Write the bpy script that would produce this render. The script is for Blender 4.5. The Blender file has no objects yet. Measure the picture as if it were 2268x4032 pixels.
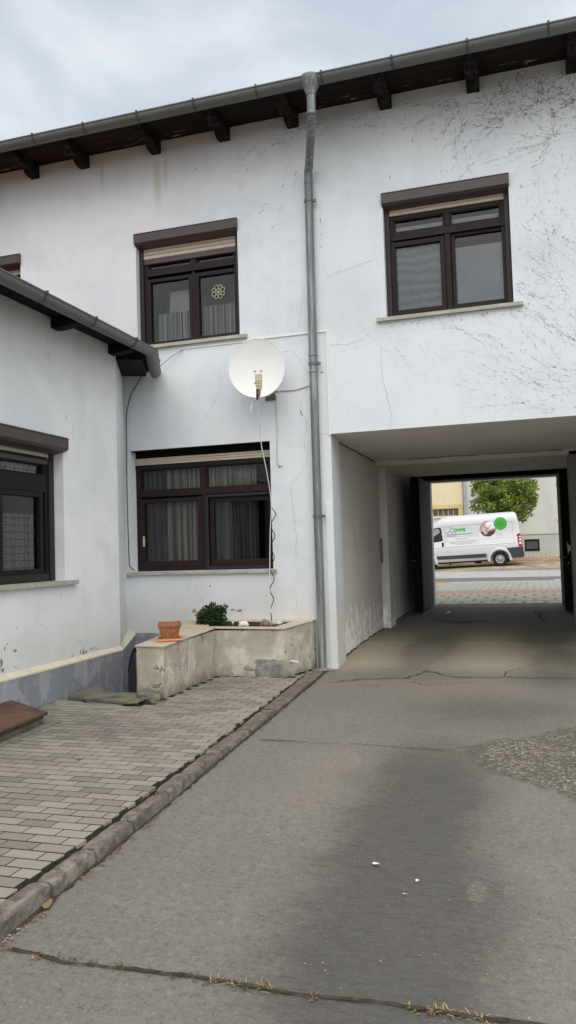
import bpy, bmesh, math, random
from mathutils import Vector, Matrix, noise
random.seed(11)
PI = math.pi
sc = bpy.context.scene
COL = sc.collection

# ---------------------------------------------------------------- materials
class NT:
    def __init__(s, name):
        s.m = bpy.data.materials.new(name); s.m.use_nodes = True
        s.t = s.m.node_tree; s.n = s.t.nodes; s.l = s.t.links
        s.b = s.n['Principled BSDF']; s.out = s.n['Material Output']
        tc = s.n.new('ShaderNodeTexCoord'); s.co = tc.outputs['Object']; s.tc = tc
        s._sep = None
    def put(s, sock, v):
        if isinstance(v, bpy.types.NodeSocket): s.l.new(v, sock)
        elif isinstance(v, (tuple, list)):
            sock.default_value = (*v, 1.0) if (len(v) == 3 and sock.type == 'RGBA') else v
        else: sock.default_value = v
    def math(s, op, a, b=0.0, c=None, clamp=False):
        n = s.n.new('ShaderNodeMath'); n.operation = op; n.use_clamp = clamp
        s.put(n.inputs[0], a); s.put(n.inputs[1], b)
        if c is not None: s.put(n.inputs[2], c)
        return n.outputs[0]
    def xyz(s):
        if s._sep is None:
            n = s.n.new('ShaderNodeSeparateXYZ'); s.l.new(s.co, n.inputs[0]); s._sep = n.outputs
        return s._sep
    def mapped(s, scale):
        n = s.n.new('ShaderNodeMapping'); s.l.new(s.co, n.inputs[0]); n.inputs['Scale'].default_value = scale
        return n.outputs[0]
    def noise(s, scale, detail=4, rough=0.55, vec=None, dist=0.0, color=False):
        n = s.n.new('ShaderNodeTexNoise'); n.inputs['Scale'].default_value = scale
        n.inputs['Detail'].default_value = detail; n.inputs['Roughness'].default_value = rough
        n.inputs['Distortion'].default_value = dist
        s.l.new(vec or s.co, n.inputs['Vector'])
        return n.outputs['Color' if color else 'Fac']
    def voro(s, scale, vec=None, feat='F1', out='Distance', rnd=1.0):
        n = s.n.new('ShaderNodeTexVoronoi'); n.feature = feat; n.inputs['Scale'].default_value = scale
        n.inputs['Randomness'].default_value = rnd
        s.l.new(vec or s.co, n.inputs['Vector'])
        return n.outputs[out]
    def ramp(s, fac, stops):
        n = s.n.new('ShaderNodeValToRGB'); r = n.color_ramp
        while len(r.elements) > len(stops): r.elements.remove(r.elements[-1])
        while len(r.elements) < len(stops): r.elements.new(0.5)
        for e, (p, c) in zip(r.elements, stops):
            e.position = p; e.color = (c, c, c, 1) if isinstance(c, (int, float)) else (*c, 1)
        s.l.new(fac, n.inputs[0]); return n.outputs[0]
    def step(s, v, a, b):
        n = s.n.new('ShaderNodeMapRange'); n.interpolation_type = 'SMOOTHSTEP'
        s.put(n.inputs[0], v); s.put(n.inputs[1], a); s.put(n.inputs[2], b)
        return n.outputs[0]
    def mix(s, fac, a, b, mode='MIX'):
        n = s.n.new('ShaderNodeMix'); n.data_type = 'RGBA'; n.blend_type = mode
        s.put(n.inputs[0], fac); s.put(n.inputs[6], a); s.put(n.inputs[7], b)
        return n.outputs[2]
    def rnd(s):
        n = s.n.new('ShaderNodeNewGeometry'); return n.outputs['Random Per Island']
    def blob(s, cx, cy, rx, ry):
        x, y, z = s.xyz()
        a = s.math('DIVIDE', s.math('SUBTRACT', x, cx), rx); b = s.math('DIVIDE', s.math('SUBTRACT', y, cy), ry)
        d = s.math('ADD', s.math('MULTIPLY', a, a), s.math('MULTIPLY', b, b))
        return s.math('POWER', 2.718, s.math('MULTIPLY', d, -1.0))
    def bump(s, h, strength=0.3, dist=0.01):
        n = s.n.new('ShaderNodeBump'); n.inputs['Strength'].default_value = strength
        n.inputs['Distance'].default_value = dist; s.l.new(h, n.inputs['Height'])
        s.l.new(n.outputs[0], s.b.inputs['Normal'])
    def base(s, c, rough=0.8, spec=0.3, metal=0.0):
        s.put(s.b.inputs['Base Color'], c); s.put(s.b.inputs['Roughness'], rough)
        s.b.inputs['Specular IOR Level'].default_value = spec; s.b.inputs['Metallic'].default_value = metal
        return s

def plain(name, c, rough=0.6, spec=0.4, metal=0.0, var=0.12, sc_=9.0, bump=0.0):
    m = NT(name)
    n = m.noise(sc_, 5, 0.6)
    k = m.ramp(n, [(0.3, 1 - var), (0.7, 1 + var * 0.6)])
    col = m.mix(1.0, tuple(c), k, 'MULTIPLY')
    m.base(col, rough, spec, metal)
    if bump: m.bump(m.noise(sc_ * 8, 4), bump, 0.004)
    return m.m

def plaster(name, c, grime_z=None, top_z=None, streaks=None, peel=None, bloom=False, tint=(0.55, 0.52, 0.46)):
    m = NT(name); x, y, z = m.xyz()
    n1 = m.noise(0.9, 6, 0.6, dist=0.4); n2 = m.noise(6, 6, 0.62); n3 = m.noise(60, 3, 0.6)
    col = m.mix(m.step(n1, 0.42, 0.66), tuple(c), tuple(v * k for v, k in zip(c, (0.90, 0.905, 0.92))))
    col = m.mix(m.math('MULTIPLY', m.step(n2, 0.52, 0.74), 0.35), col, tuple(v * 0.84 for v in c))
    vs = m.noise(1.0, 5, 0.6, vec=m.mapped((7, 7, 0.55)))
    col = m.mix(m.math('MULTIPLY', m.step(vs, 0.5, 0.78), 0.16), col, (0.56, 0.57, 0.56))
    if top_z is not None:      # weathering plus painted shade under the eaves
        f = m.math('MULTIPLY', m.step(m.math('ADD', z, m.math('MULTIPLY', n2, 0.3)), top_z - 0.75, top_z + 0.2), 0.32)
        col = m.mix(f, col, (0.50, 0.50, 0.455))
    if grime_z is not None:
        f = m.math('MULTIPLY', m.step(m.math('SUBTRACT', z, m.math('MULTIPLY', n1, 0.7)), grime_z, grime_z - 0.75), 0.45)
        col = m.mix(f, col, tint)
    if streaks:
        for (sx, z0, z1, w) in streaks:
            bx = m.math('ABSOLUTE', m.math('SUBTRACT', x, m.math('ADD', sx, m.math('MULTIPLY', m.math('SUBTRACT', vs, 0.5), 0.08))))
            f = m.math('MULTIPLY', m.step(bx, w, 0.0), m.math('MULTIPLY', m.step(z, z0, z0 + 0.5), m.step(z, z1, z1 - 0.15)))
            col = m.mix(m.math('MULTIPLY', f, 0.55), col, (0.46, 0.43, 0.33))
    if peel:
        z0, z1 = peel
        pn = m.noise(5.5, 5, 0.62, dist=0.5)
        f = m.math('MULTIPLY', m.step(pn, 0.60, 0.635), m.math('MULTIPLY', m.step(z, z0, z0 + 0.03), m.step(z, z1, z1 - 0.25)))
        col = m.mix(f, col, (0.32, 0.27, 0.22))
        f2 = m.math('MULTIPLY', m.step(m.noise(3.1, 4), 0.60, 0.66), m.step(z, z1 + 0.5, z0))
        col = m.mix(m.math('MULTIPLY', f2, 0.6), col, (0.72, 0.69, 0.62))
    if bloom:
        edge = m.math('ADD', m.math('MULTIPLY', m.noise(2.6, 6, 0.7, vec=m.mapped((1.6, 1.6, 0.8))), 1.7), -0.35)
        fb = m.math('MULTIPLY', m.step(m.math('SUBTRACT', edge, z), -0.04, 0.03), m.step(m.noise(5, 5, 0.7), 0.40, 0.52))
        col = m.mix(m.math('MULTIPLY', fb, 0.9), col, (0.95, 0.94, 0.92))
    m.base(col, 0.92, 0.15)
    h = m.math('ADD', m.math('MULTIPLY', n3, 0.5), m.math('ADD', m.math('MULTIPLY', n2, 0.8), m.math('MULTIPLY', m.noise(170, 2), 0.3)))
    m.bump(h, 0.42, 0.012)
    return m.m

M = {}
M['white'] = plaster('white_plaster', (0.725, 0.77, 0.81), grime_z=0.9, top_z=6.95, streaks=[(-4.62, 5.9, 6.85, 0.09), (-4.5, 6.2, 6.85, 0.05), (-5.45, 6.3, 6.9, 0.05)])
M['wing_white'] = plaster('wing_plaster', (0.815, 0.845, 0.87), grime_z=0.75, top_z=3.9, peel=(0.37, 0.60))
M['passage'] = plaster('passage_plaster', bloom=True, c=(0.70, 0.69, 0.66), grime_z=0.9, tint=(0.62, 0.61, 0.58))
M['ceiling'] = plaster('ceiling_plaster', (0.76, 0.72, 0.67))
M['pier'] = plaster('dark_pier_plaster', (0.27, 0.26, 0.245))  # darker plaster for the right-hand gateway pier
M['cream_edge'] = plain('cream_ledge', (0.66, 0.61, 0.50), 0.9, 0.1, bump=0.3)

def mk_plinth():
    m = NT('grey_plinth'); n1 = m.noise(3.2, 6, 0.65, dist=0.6); n2 = m.noise(14, 5)
    vs = m.noise(1.0, 5, 0.6, vec=m.mapped((9, 9, 1.2)))
    col = m.mix(m.step(n1, 0.5, 0.56), (0.235, 0.252, 0.285), (0.32, 0.34, 0.37))
    col = m.mix(m.math('MULTIPLY', m.step(vs, 0.52, 0.7), 0.45), col, (0.50, 0.52, 0.55))
    col = m.mix(m.math('MULTIPLY', m.step(n2, 0.55, 0.75), 0.4), col, (0.17, 0.18, 0.20))
    m.base(col, 0.85, 0.2); m.bump(m.noise(50, 4), 0.3, 0.008); return m.m
M['plinth'] = mk_plinth()
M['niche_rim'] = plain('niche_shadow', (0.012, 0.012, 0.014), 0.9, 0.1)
M['niche'] = plain('niche_dark', (0.085, 0.09, 0.105), 0.9, 0.1)

def mk_zinc(name, dark, light, streak=0.65):
    m = NT(name); n1 = m.noise(2.2, 5, 0.6); vs = m.noise(1.0, 5, 0.65, vec=m.mapped((30, 30, 1.3)))
    col = m.mix(n1, dark, light); col = m.mix(m.math('MULTIPLY', m.step(vs, 0.48, 0.66), streak), col, tuple(v * 1.9 for v in light))
    col = m.mix(m.math('MULTIPLY', m.step(m.noise(7, 5), 0.56, 0.75), 0.4 * streak), col, (0.11, 0.11, 0.105))
    m.base(col, 0.52, 0.5, 0.25); m.bump(m.noise(25, 3), 0.08, 0.004); return m.m
M['zinc'] = mk_zinc('zinc_gutter', (0.125, 0.138, 0.132), (0.165, 0.18, 0.172), 0.08)
M['bracket'] = plain('bracket_steel', (0.085, 0.09, 0.088), 0.6, 0.4, 0.2)
M['zinc_pipe'] = mk_zinc('zinc_pipe', (0.13, 0.145, 0.152), (0.21, 0.228, 0.235))
def mk_rafter():
    m = NT('old_dark_timber'); g = m.noise(1.0, 6, 0.65, vec=m.mapped((25, 6, 25)))
    col = m.mix(m.step(g, 0.45, 0.62), (0.008, 0.0065, 0.006), (0.032, 0.025, 0.022))
    col = m.mix(m.step(m.noise(9, 6, 0.7), 0.68, 0.72), col, (0.16, 0.14, 0.12))
    m.base(col, 0.85, 0.2); m.bump(g, 0.7, 0.02); return m.m
M['rafter'] = mk_rafter()
def mk_soffit():
    m = NT('brown_soffit_boards'); x, y, z = m.xyz()
    g = m.noise(1.0, 6, 0.65, vec=m.mapped((2, 30, 30)))
    col = m.mix(m.step(g, 0.4, 0.65), (0.013, 0.0065, 0.006), (0.026, 0.012, 0.010))
    pe = m.math('MULTIPLY', m.step(m.noise(1.0, 5, 0.7, vec=m.mapped((2.4, 14, 5))), 0.60, 0.64), m.step(y, 9.1, 9.34))
    col = m.mix(pe, col, (0.30, 0.25, 0.19))
    gap = m.math('LESS_THAN', m.math('FRACT', m.math('MULTIPLY', y, 7.7)), 0.05)
    col = m.mix(gap, col, (0.004, 0.003, 0.003))
    m.base(col, 0.8, 0.2); m.bump(g, 0.4, 0.01); return m.m
M['soffit'] = mk_soffit()
M['tile'] = plain('roof_tile', (0.16, 0.075, 0.05), 0.85, 0.2, bump=0.3)
M['brown_alu'] = plain('brown_shutter_box', (0.066, 0.051, 0.048), 0.42, 0.45, var=0.10, sc_=5)
M['rail'] = plain('brown_guide_rail', (0.024, 0.018, 0.017), 0.5, 0.35, var=0.1)
M['frame'] = plain('dark_brown_frame', (0.016, 0.0085, 0.009), 0.55, 0.25, var=0.15, sc_=14)
M['frame_red'] = plain('mahogany_frame', (0.019, 0.008, 0.008), 0.55, 0.3, var=0.2, sc_=14)
M['frame_dark'] = plain('near_black_frame', (0.008, 0.007, 0.009), 0.55, 0.3, var=0.2)
M['frame_blue'] = plain('blue_grey_frame', (0.018, 0.024, 0.034), 0.55, 0.3, var=0.15)
M['slat'] = plain('beige_slats', (0.56, 0.48, 0.40), 0.6, 0.3, var=0.12, sc_=12)
M['black'] = plain('black_void', (0.006, 0.006, 0.007), 0.9, 0.1)
M['room'] = plain('dim_room', (0.035, 0.034, 0.036), 0.95, 0.05)
def mk_sill():
    m = NT('stone_sill'); n = m.noise(1.0, 6, 0.7, vec=m.mapped((5, 30, 30)))
    col = m.mix(m.step(n, 0.4, 0.65), (0.36, 0.36, 0.31), (0.50, 0.49, 0.42))
    col = m.mix(m.math('MULTIPLY', m.step(m.noise(30, 5), 0.55, 0.7), 0.5), col, (0.22, 0.215, 0.18))
    m.base(col, 0.85, 0.2); m.bump(m.noise(60, 4), 0.4, 0.006); return m.m
M['sill'] = mk_sill()
def mk_glass(refl=0.10, name='window_glass', tint=(0.85, 0.88, 0.9)):
    m = NT(name); nt = m.t
    for n in list(m.n):
        if n != m.out: m.n.remove(n)
    tr = m.n.new('ShaderNodeBsdfTransparent'); tr.inputs[0].default_value = (*tint, 1)
    gl = m.n.new('ShaderNodeBsdfGlossy'); gl.inputs['Roughness'].default_value = 0.02
    tc = m.n.new('ShaderNodeTexCoord'); no = m.n.new('ShaderNodeTexNoise'); no.inputs['Scale'].default_value = 1.7
    bp = m.n.new('ShaderNodeBump'); bp.inputs['Strength'].default_value = 0.05; bp.inputs['Distance'].default_value = 0.02
    nt.links.new(tc.outputs['Object'], no.inputs[0]); nt.links.new(no.outputs['Fac'], bp.inputs['Height']); nt.links.new(bp.outputs[0], gl.inputs['Normal'])
    lw = m.n.new('ShaderNodeFresnel'); lw.inputs[0].default_value = 1.5
    ad = m.n.new('ShaderNodeMath'); ad.operation = 'ADD'; ad.use_clamp = True; nt.links.new(lw.outputs[0], ad.inputs[0]); ad.inputs[1].default_value = refl
    mx = m.n.new('ShaderNodeMixShader'); nt.links.new(ad.outputs[0], mx.inputs[0]); nt.links.new(tr.outputs[0], mx.inputs[1]); nt.links.new(gl.outputs[0], mx.inputs[2])
    nt.links.new(mx.outputs[0], m.out.inputs[0]); return m.m
M['glass'] = mk_glass(0.022)
M['glass_dim'] = mk_glass(0.015, 'old_window_glass', (0.7, 0.72, 0.74))
def mk_pleats(name, a, b, k=34):
    m = NT(name); st = m.noise(1.0, 3, 0.6, vec=m.mapped((k, k, 0.25)))  # shade between the folds painted as dark vertical stripes
    col = m.mix(m.step(st, 0.40, 0.60), a, b); m.base(col, 0.95, 0.05); return m.m
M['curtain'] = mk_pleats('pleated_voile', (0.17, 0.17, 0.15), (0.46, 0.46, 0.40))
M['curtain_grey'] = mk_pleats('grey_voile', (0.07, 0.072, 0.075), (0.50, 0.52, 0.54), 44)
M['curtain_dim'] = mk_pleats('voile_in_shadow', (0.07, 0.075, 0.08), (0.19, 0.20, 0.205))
def mk_net():
    m = NT('fine_net_curtain')
    w = m.n.new('ShaderNodeTexWave'); w.inputs['Scale'].default_value = 2.6; w.inputs['Distortion'].default_value = 5.0
    w.inputs['Detail'].default_value = 1.5; w.bands_direction = 'Z'; m.l.new(m.mapped((1.7, 1, 1)), w.inputs[0])
    col = m.mix(m.math('MULTIPLY', w.outputs['Fac'], 0.7), (0.24, 0.26, 0.28), (0.36, 0.385, 0.41)); m.base(col, 0.95, 0.1); return m.m
M['net'] = mk_net()
M['screen'] = plain('grey_screen_and_reflection', (0.34, 0.36, 0.39), 0.9, 0.1, var=0.12, sc_=3)  # window blinds, and the painted sky reflection in the casement
def mk_lace():
    m = NT('crochet_lace_curtain'); x, y, z = m.xyz()
    fy = m.math('SUBTRACT', m.math('FRACT', m.math('MULTIPLY', y, 14)), 0.5); fz = m.math('SUBTRACT', m.math('FRACT', m.math('MULTIPLY', z, 14)), 0.5)
    r = m.math('SQRT', m.math('ADD', m.math('MULTIPLY', fy, fy), m.math('MULTIPLY', fz, fz)))
    ring = m.math('LESS_THAN', m.math('ABSOLUTE', m.math('SUBTRACT', r, 0.33)), 0.09); dot = m.math('LESS_THAN', r, 0.12)
    f = m.math('MAXIMUM', ring, dot); col = m.mix(f, (0.16, 0.165, 0.16), (0.50, 0.51, 0.49))
    col = m.mix(m.math('MULTIPLY', m.noise(5, 3), 0.5), col, (0.10, 0.10, 0.10)); m.base(col, 0.95, 0.1); return m.m
M['lace'] = mk_lace()

def mk_road():
    m = NT('worn_driveway_concrete'); x, y, z = m.xyz()
    n1 = m.noise(0.55, 6, 0.6, dist=0.5); n2 = m.noise(4.5, 6, 0.65); n3 = m.noise(70, 5, 0.7)
    col = m.mix(m.step(n1, 0.35, 0.65), (0.198, 0.188, 0.166), (0.220, 0.206, 0.191))
    # brushed texture across the lane, heavier where it is worn dark
    st = m.noise(1.0, 6, 0.7, vec=m.mapped((9, 75, 9)))
    off = m.math('ABSOLUTE', m.math('ADD', x, m.math('ADD', 0.45, m.math('MULTIPLY', y, 0.055))))
    off = m.math('ADD', off, m.math('MULTIPLY', m.math('SUBTRACT', m.noise(1.6, 5, 0.6), 0.5), 0.45))
    dark = m.math('MULTIPLY', m.step(off, 0.66, 0.10), m.math('MULTIPLY', m.step(y, 1.7, 2.9), m.step(y, 7.0, 5.0)))
    dark = m.math('MAXIMUM', dark, m.math('MULTIPLY', m.blob(-0.45, 7.3, 0.9, 0.75), 0.6))
    dark = m.math('MAXIMUM', dark, m.math('MULTIPLY', m.blob(0.2, 9.9, 0.36, 1.7), 1.2))
    dark = m.math('MAXIMUM', dark, m.math('MULTIPLY', m.blob(-1.4, 11.0, 0.42, 1.9), 1.3))
    dark = m.math('MAXIMUM', dark, m.math('MULTIPLY', m.blob(0.1, 12.0, 0.45, 1.6), 1.2))
    dark = m.math('MULTIPLY', dark, m.math('ADD', 0.7, m.math('MULTIPLY', n2, 0.9)), clamp=True)
    col = m.mix(m.math('MULTIPLY', dark, 0.72), col, (0.066, 0.066, 0.060))
    inn = m.math('MULTIPLY', m.step(y, 9.0, 9.9), m.step(y, 13.2, 11.2)); col = m.mix(m.math('MULTIPLY', inn, m.math('SUBTRACT', 1.0, m.math('MULTIPLY', dark, 0.85))), col, (0.46, 0.405, 0.30))  # gateway floor painted paler, standing in for light it lacks
    pale = m.math('MAXIMUM', m.blob(-1.1, 8.4, 1.6, 0.42), m.math('MULTIPLY', m.blob(-1.35, 5.2, 0.3, 1.5), 0.7))
    pale = m.math('MAXIMUM', pale, m.math('MULTIPLY', m.blob(-0.7, 10.3, 1.9, 1.5), 0.9))  # gateway blob adds to the painted light on its floor
    col = m.mix(m.math('MULTIPLY', pale, 0.55), col, (0.25, 0.222, 0.168))
    deep = m.step(y, 11.2, 13.2)  # same painted lift on the floor farther in
    col = m.mix(m.math('MULTIPLY', deep, m.step(n2, 0.3, 0.6)), col, (0.21, 0.20, 0.178))
    col = m.mix(m.math('MULTIPLY', m.step(st, 0.5, 0.72), m.math('ADD', 0.22, m.math('MULTIPLY', dark, 0.65))), col, (0.055, 0.053, 0.05))
    col = m.mix(m.math('MULTIPLY', m.step(n3, 0.5, 0.68), 0.6), col, (0.10, 0.092, 0.084))
    col = m.mix(m.math('MULTIPLY', m.step(m.noise(130, 3, 0.7), 0.58, 0.72), 0.5), col, (0.27, 0.25, 0.225))
    gr = m.noise(30, 6, 0.75); col = m.mix(m.math('MULTIPLY', m.step(gr, 0.46, 0.34), 0.6), col, (0.085, 0.078, 0.07)); col = m.mix(m.math('MULTIPLY', m.step(gr, 0.54, 0.68), m.math('SUBTRACT', 0.5, m.math('MULTIPLY', dark, 0.36))), col, (0.33, 0.30, 0.265))
    # pale aggregate flecks
    for sc_, thr, rad in ((26, 0.95, 0.15), (65, 0.90, 0.25), (130, 0.80, 0.32)):
        d = m.voro(sc_); c = m.voro(sc_, out='Color'); sp = m.n.new('ShaderNodeSeparateColor'); m.l.new(c, sp.inputs[0])
        f = m.math('MULTIPLY', m.math('GREATER_THAN', sp.outputs[0], thr), m.step(d, rad, rad * 0.6))
        col = m.mix(m.math('MULTIPLY', f, m.math('MULTIPLY', m.math('SUBTRACT', 1.0, m.math('MULTIPLY', dark, 0.6)), m.math('ADD', 0.10, m.math('MULTIPLY', m.math('POWER', sp.outputs[1], 2.0), 0.65)))), col, (0.55, 0.52, 0.46))
    en = m.math('MULTIPLY', m.math('SUBTRACT', m.noise(7, 6, 0.75), 0.5), 0.9)
    gg = None
    for gx, gy, ga, gb in ((-0.149, 3.676, 0.05, 0.075), (0.10, 3.63, 0.09, 0.13), (-0.101, 3.265, 0.04, 0.05), (-0.122, 2.86, 0.04, 0.03), (-0.3, 3.62, 0.06, 0.13), (0.02, 3.05, 0.05, 0.03), (-0.14, 2.95, 0.08, 0.025)):
        b_ = m.blob(gx, gy, ga, gb); gg = b_ if gg is None else m.math('MAXIMUM', gg, b_)
    gm = m.step(m.math('ADD', gg, en), 0.50, 0.62)
    gcol = m.mix(m.step(m.noise(70, 5, 0.75), 0.38, 0.64), (0.11, 0.10, 0.086), (0.30, 0.28, 0.24)); col = m.mix(m.math('MULTIPLY', gm, 0.55), col, gcol)
    # coarse exposed-stone patch: right of one wandering edge, in front of another
    d1 = m.math('ADD', m.math('ADD', m.math('MULTIPLY', m.math('SUBTRACT', x, -0.56), 0.75), m.math('MULTIPLY', m.math('SUBTRACT', y, 5.95), 0.66)), 0.0)
    d2 = m.math('ADD', m.math('MULTIPLY', m.math('SUBTRACT', x, -0.56), 0.66), m.math('MULTIPLY', m.math('SUBTRACT', y, 5.98), -0.75))
    sm = m.math('SMOOTH_MIN', d1, d2, 0.45)
    pm = m.step(m.math('ADD', sm, m.math('ADD', m.math('MULTIPLY', en, 0.30), m.math('MULTIPLY', m.math('SUBTRACT', m.noise(1.3, 3), 0.5), 0.35))), -0.13, -0.02)
    vd = m.voro(46); vc = m.voro(46, out='Color'); sv = m.n.new('ShaderNodeSeparateColor'); m.l.new(vc, sv.inputs[0])
    pcol = m.ramp(sv.outputs[0], [(0.0, (0.13, 0.118, 0.095)), (0.45, (0.19, 0.172, 0.14)), (0.8, (0.265, 0.242, 0.20)), (0.93, (0.36, 0.33, 0.28)), (1.0, (0.50, 0.47, 0.42))])
    pcol = m.mix(m.math('MULTIPLY', m.step(vd, 0.40, 0.60), 0.6), pcol, (0.05, 0.046, 0.034)); pcol = m.mix(m.math('MULTIPLY', m.step(m.noise(3.2, 5), 0.45, 0.68), 0.5), pcol, (0.11, 0.10, 0.072))
    col = m.mix(pm, col, pcol)
    rim = m.math('MULTIPLY', m.math('MULTIPLY', pm, m.math('SUBTRACT', 1.0, pm)), 1.4, clamp=True); col = m.mix(rim, col, (0.06, 0.055, 0.045))
    m.base(col, 0.9, 0.2)
    n3 = m.math('ADD', n3, m.math('SUBTRACT', m.math('MULTIPLY', pm, m.math('SUBTRACT', 0.6, m.math('MULTIPLY', vd, 2.2))), m.math('MULTIPLY', gm, m.math('MULTIPLY', gr, 0.4))))
    h = m.math('ADD', m.math('MULTIPLY', n3, 0.8), m.math('ADD', m.math('MULTIPLY', m.noise(220, 2), 0.6), m.math('MULTIPLY', st, 0.5)))
    m.bump(h, 0.55, 0.012); return m.m
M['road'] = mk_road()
def mk_patch():
    m = NT('coarse_gravel_asphalt'); d = m.voro(52); c = m.voro(52, out='Color'); sp = m.n.new('ShaderNodeSeparateColor'); m.l.new(c, sp.inputs[0])
    col = m.ramp(sp.outputs[0], [(0.0, (0.10, 0.092, 0.074)), (0.45, (0.165, 0.15, 0.122)), (0.8, (0.25, 0.228, 0.19)), (0.93, (0.33, 0.305, 0.26)), (1.0, (0.58, 0.55, 0.5))])
    col = m.mix(m.math('MULTIPLY', m.step(d, 0.42, 0.62), 0.75), col, (0.05, 0.046, 0.036))
    col = m.mix(m.math('MULTIPLY', m.step(m.noise(3, 4), 0.45, 0.7), 0.5), col, (0.10, 0.095, 0.07))
    m.base(col, 0.9, 0.2); m.bump(m.math('SUBTRACT', 1.0, d), 0.6, 0.012); return m.m
M['patch'] = mk_patch()
def mk_gouge():
    m = NT('scuffed_aggregate'); n = m.noise(45, 5, 0.7)
    col = m.mix(m.step(n, 0.42, 0.62), (0.11, 0.10, 0.088), (0.225, 0.207, 0.178)); m.base(col, 0.95, 0.1); m.bump(n, 0.9, 0.02); return m.m
M['gouge'] = mk_gouge()
M['dirt'] = plain('joint_dirt', (0.036, 0.031, 0.023), 0.97, 0.05, var=0.4, sc_=25, bump=0.6)
M['crack'] = plain('crack_soil', (0.075, 0.065, 0.051), 0.97, 0.05, var=0.5, sc_=40, bump=0.8)
M['soil'] = plain('bed_soil', (0.055, 0.036, 0.026), 0.97, 0.05, var=0.5, sc_=40, bump=1.0)
def mk_brick():
    m = NT('grey_concrete_pavers'); r = m.rnd(); x, y, z = m.xyz()
    col = m.ramp(r, [(0.0, (0.20, 0.186, 0.152)), (0.3, (0.27, 0.252, 0.208)), (0.6, (0.325, 0.305, 0.255)), (0.85, (0.295, 0.272, 0.232)), (1.0, (0.235, 0.21, 0.195))])
    pur = m.math('MAXIMUM', m.blob(-3.5, 5.9, 0.5, 0.45), m.math('MULTIPLY', m.blob(-4.1, 5.5, 0.35, 0.5), 0.7))
    pur = m.math('MAXIMUM', pur, m.math('MULTIPLY', m.blob(-3.5, 8.2, 0.5, 0.5), 0.9))
    col = m.mix(m.math('MULTIPLY', m.math('MULTIPLY', pur, m.noise(4, 5)), 1.0), col, (0.14, 0.123, 0.118))
    col = m.mix(m.math('MULTIPLY', m.step(m.noise(2.4, 6, 0.7), 0.5, 0.72), 0.45), col, (0.165, 0.152, 0.122))
    col = m.mix(m.math('MULTIPLY', m.step(m.noise(120, 3, 0.7), 0.52, 0.7), 0.4), col, (0.165, 0.153, 0.125))
    m.base(col, 0.92, 0.15); m.bump(m.noise(160, 3, 0.7), 0.35, 0.004); return m.m
M['brick'] = mk_brick()
def mk_kerb():
    m = NT('weathered_kerbstone'); r = m.rnd(); n = m.noise(11, 6, 0.7, dist=0.4)
    col = m.mix(m.step(n, 0.38, 0.66), (0.125, 0.112, 0.096), (0.285, 0.258, 0.222))
    col = m.mix(m.math('MULTIPLY', r, 0.5), col, (0.13, 0.115, 0.095))
    col = m.mix(m.math('MULTIPLY', m.step(m.noise(40, 5, 0.7), 0.58, 0.72), 0.5), col, (0.33, 0.31, 0.27))
    m.base(col, 0.92, 0.15); m.bump(m.math('ADD', n, m.math('MULTIPLY', m.noise(70, 4), 0.5)), 0.8, 0.02); return m.m
M['kerb'] = mk_kerb()
def mk_planter():
    m = NT('flaking_ochre_render'); x, y, z = m.xyz()
    n1 = m.noise(2.6, 6, 0.65, dist=0.6); n2 = m.noise(15, 6, 0.7); vs = m.noise(1.0, 6, 0.7, vec=m.mapped((13, 13, 2.4)), dist=0.5)
    col = m.mix(m.step(n1, 0.38, 0.64), (0.42, 0.39, 0.315), (0.655, 0.62, 0.535))
    col = m.mix(m.math('MULTIPLY', m.step(vs, 0.46, 0.62), m.math('ADD', 0.10, m.math('MULTIPLY', m.math('MULTIPLY', m.step(x, -3.4, -3.62), m.step(n1, 0.40, 0.62)), 0.6))), col, (0.27, 0.25, 0.205))
    col = m.mix(m.math('MULTIPLY', m.step(n2, 0.52, 0.72), 0.45), col, (0.42, 0.38, 0.295))
    pn = m.noise(4.2, 5, 0.6, dist=0.7)
    pl = m.step(pn, 0.61, 0.625)
    col = m.mix(m.math('MULTIPLY', m.step(pn, 0.585, 0.61), 0.8), col, (0.68, 0.64, 0.53))
    col = m.mix(pl, col, (0.28, 0.27, 0.245))
    # the patch low on the front where the render has come off
    e = m.math('MULTIPLY', m.math('SUBTRACT', m.noise(9, 4), 0.5), 0.10)
    bx = m.math('MULTIPLY', m.math('GREATER_THAN', m.math('ADD', x, e), -3.115), m.math('LESS_THAN', x, -2.752))
    bx = m.math('MULTIPLY', bx, m.math('LESS_THAN', m.math('ADD', z, e), 0.205)); bx = m.math('MULTIPLY', bx, m.math('GREATER_THAN', y, 8.4))
    bx = m.math('MULTIPLY', bx, m.math('LESS_THAN', y, 8.63))
    gcol = m.mix(m.step(m.noise(12, 6, 0.7), 0.4, 0.65), (0.20, 0.20, 0.195), (0.38, 0.38, 0.37))
    col = m.mix(bx, col, gcol)
    base = m.math('MULTIPLY', m.step(m.math('ADD', z, m.math('MULTIPLY', n1, 0.2)), 0.26, 0.06), 0.7)
    col = m.mix(base, col, (0.17, 0.155, 0.125))
    m.base(col, 0.95, 0.1)
    h = m.math('SUBTRACT', m.math('ADD', m.math('MULTIPLY', n2, 0.5), m.math('MULTIPLY', m.noise(60, 4), 0.3)), m.math('ADD', m.math('MULTIPLY', pl, 1.2), m.math('MULTIPLY', bx, 1.5)))
    m.bump(h, 0.7, 0.014); return m.m
M['planter'] = mk_planter()
def mk_captile():
    m = NT('cream_cap_tiles'); r = m.rnd()
    col = m.ramp(r, [(0, (0.50, 0.425, 0.33)), (0.5, (0.58, 0.50, 0.40)), (1, (0.55, 0.46, 0.365))])
    col = m.mix(m.math('MULTIPLY', m.step(m.noise(20, 5), 0.5, 0.7), 0.45), col, (0.34, 0.29, 0.22))
    m.base(col, 0.75, 0.25); return m.m
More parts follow.
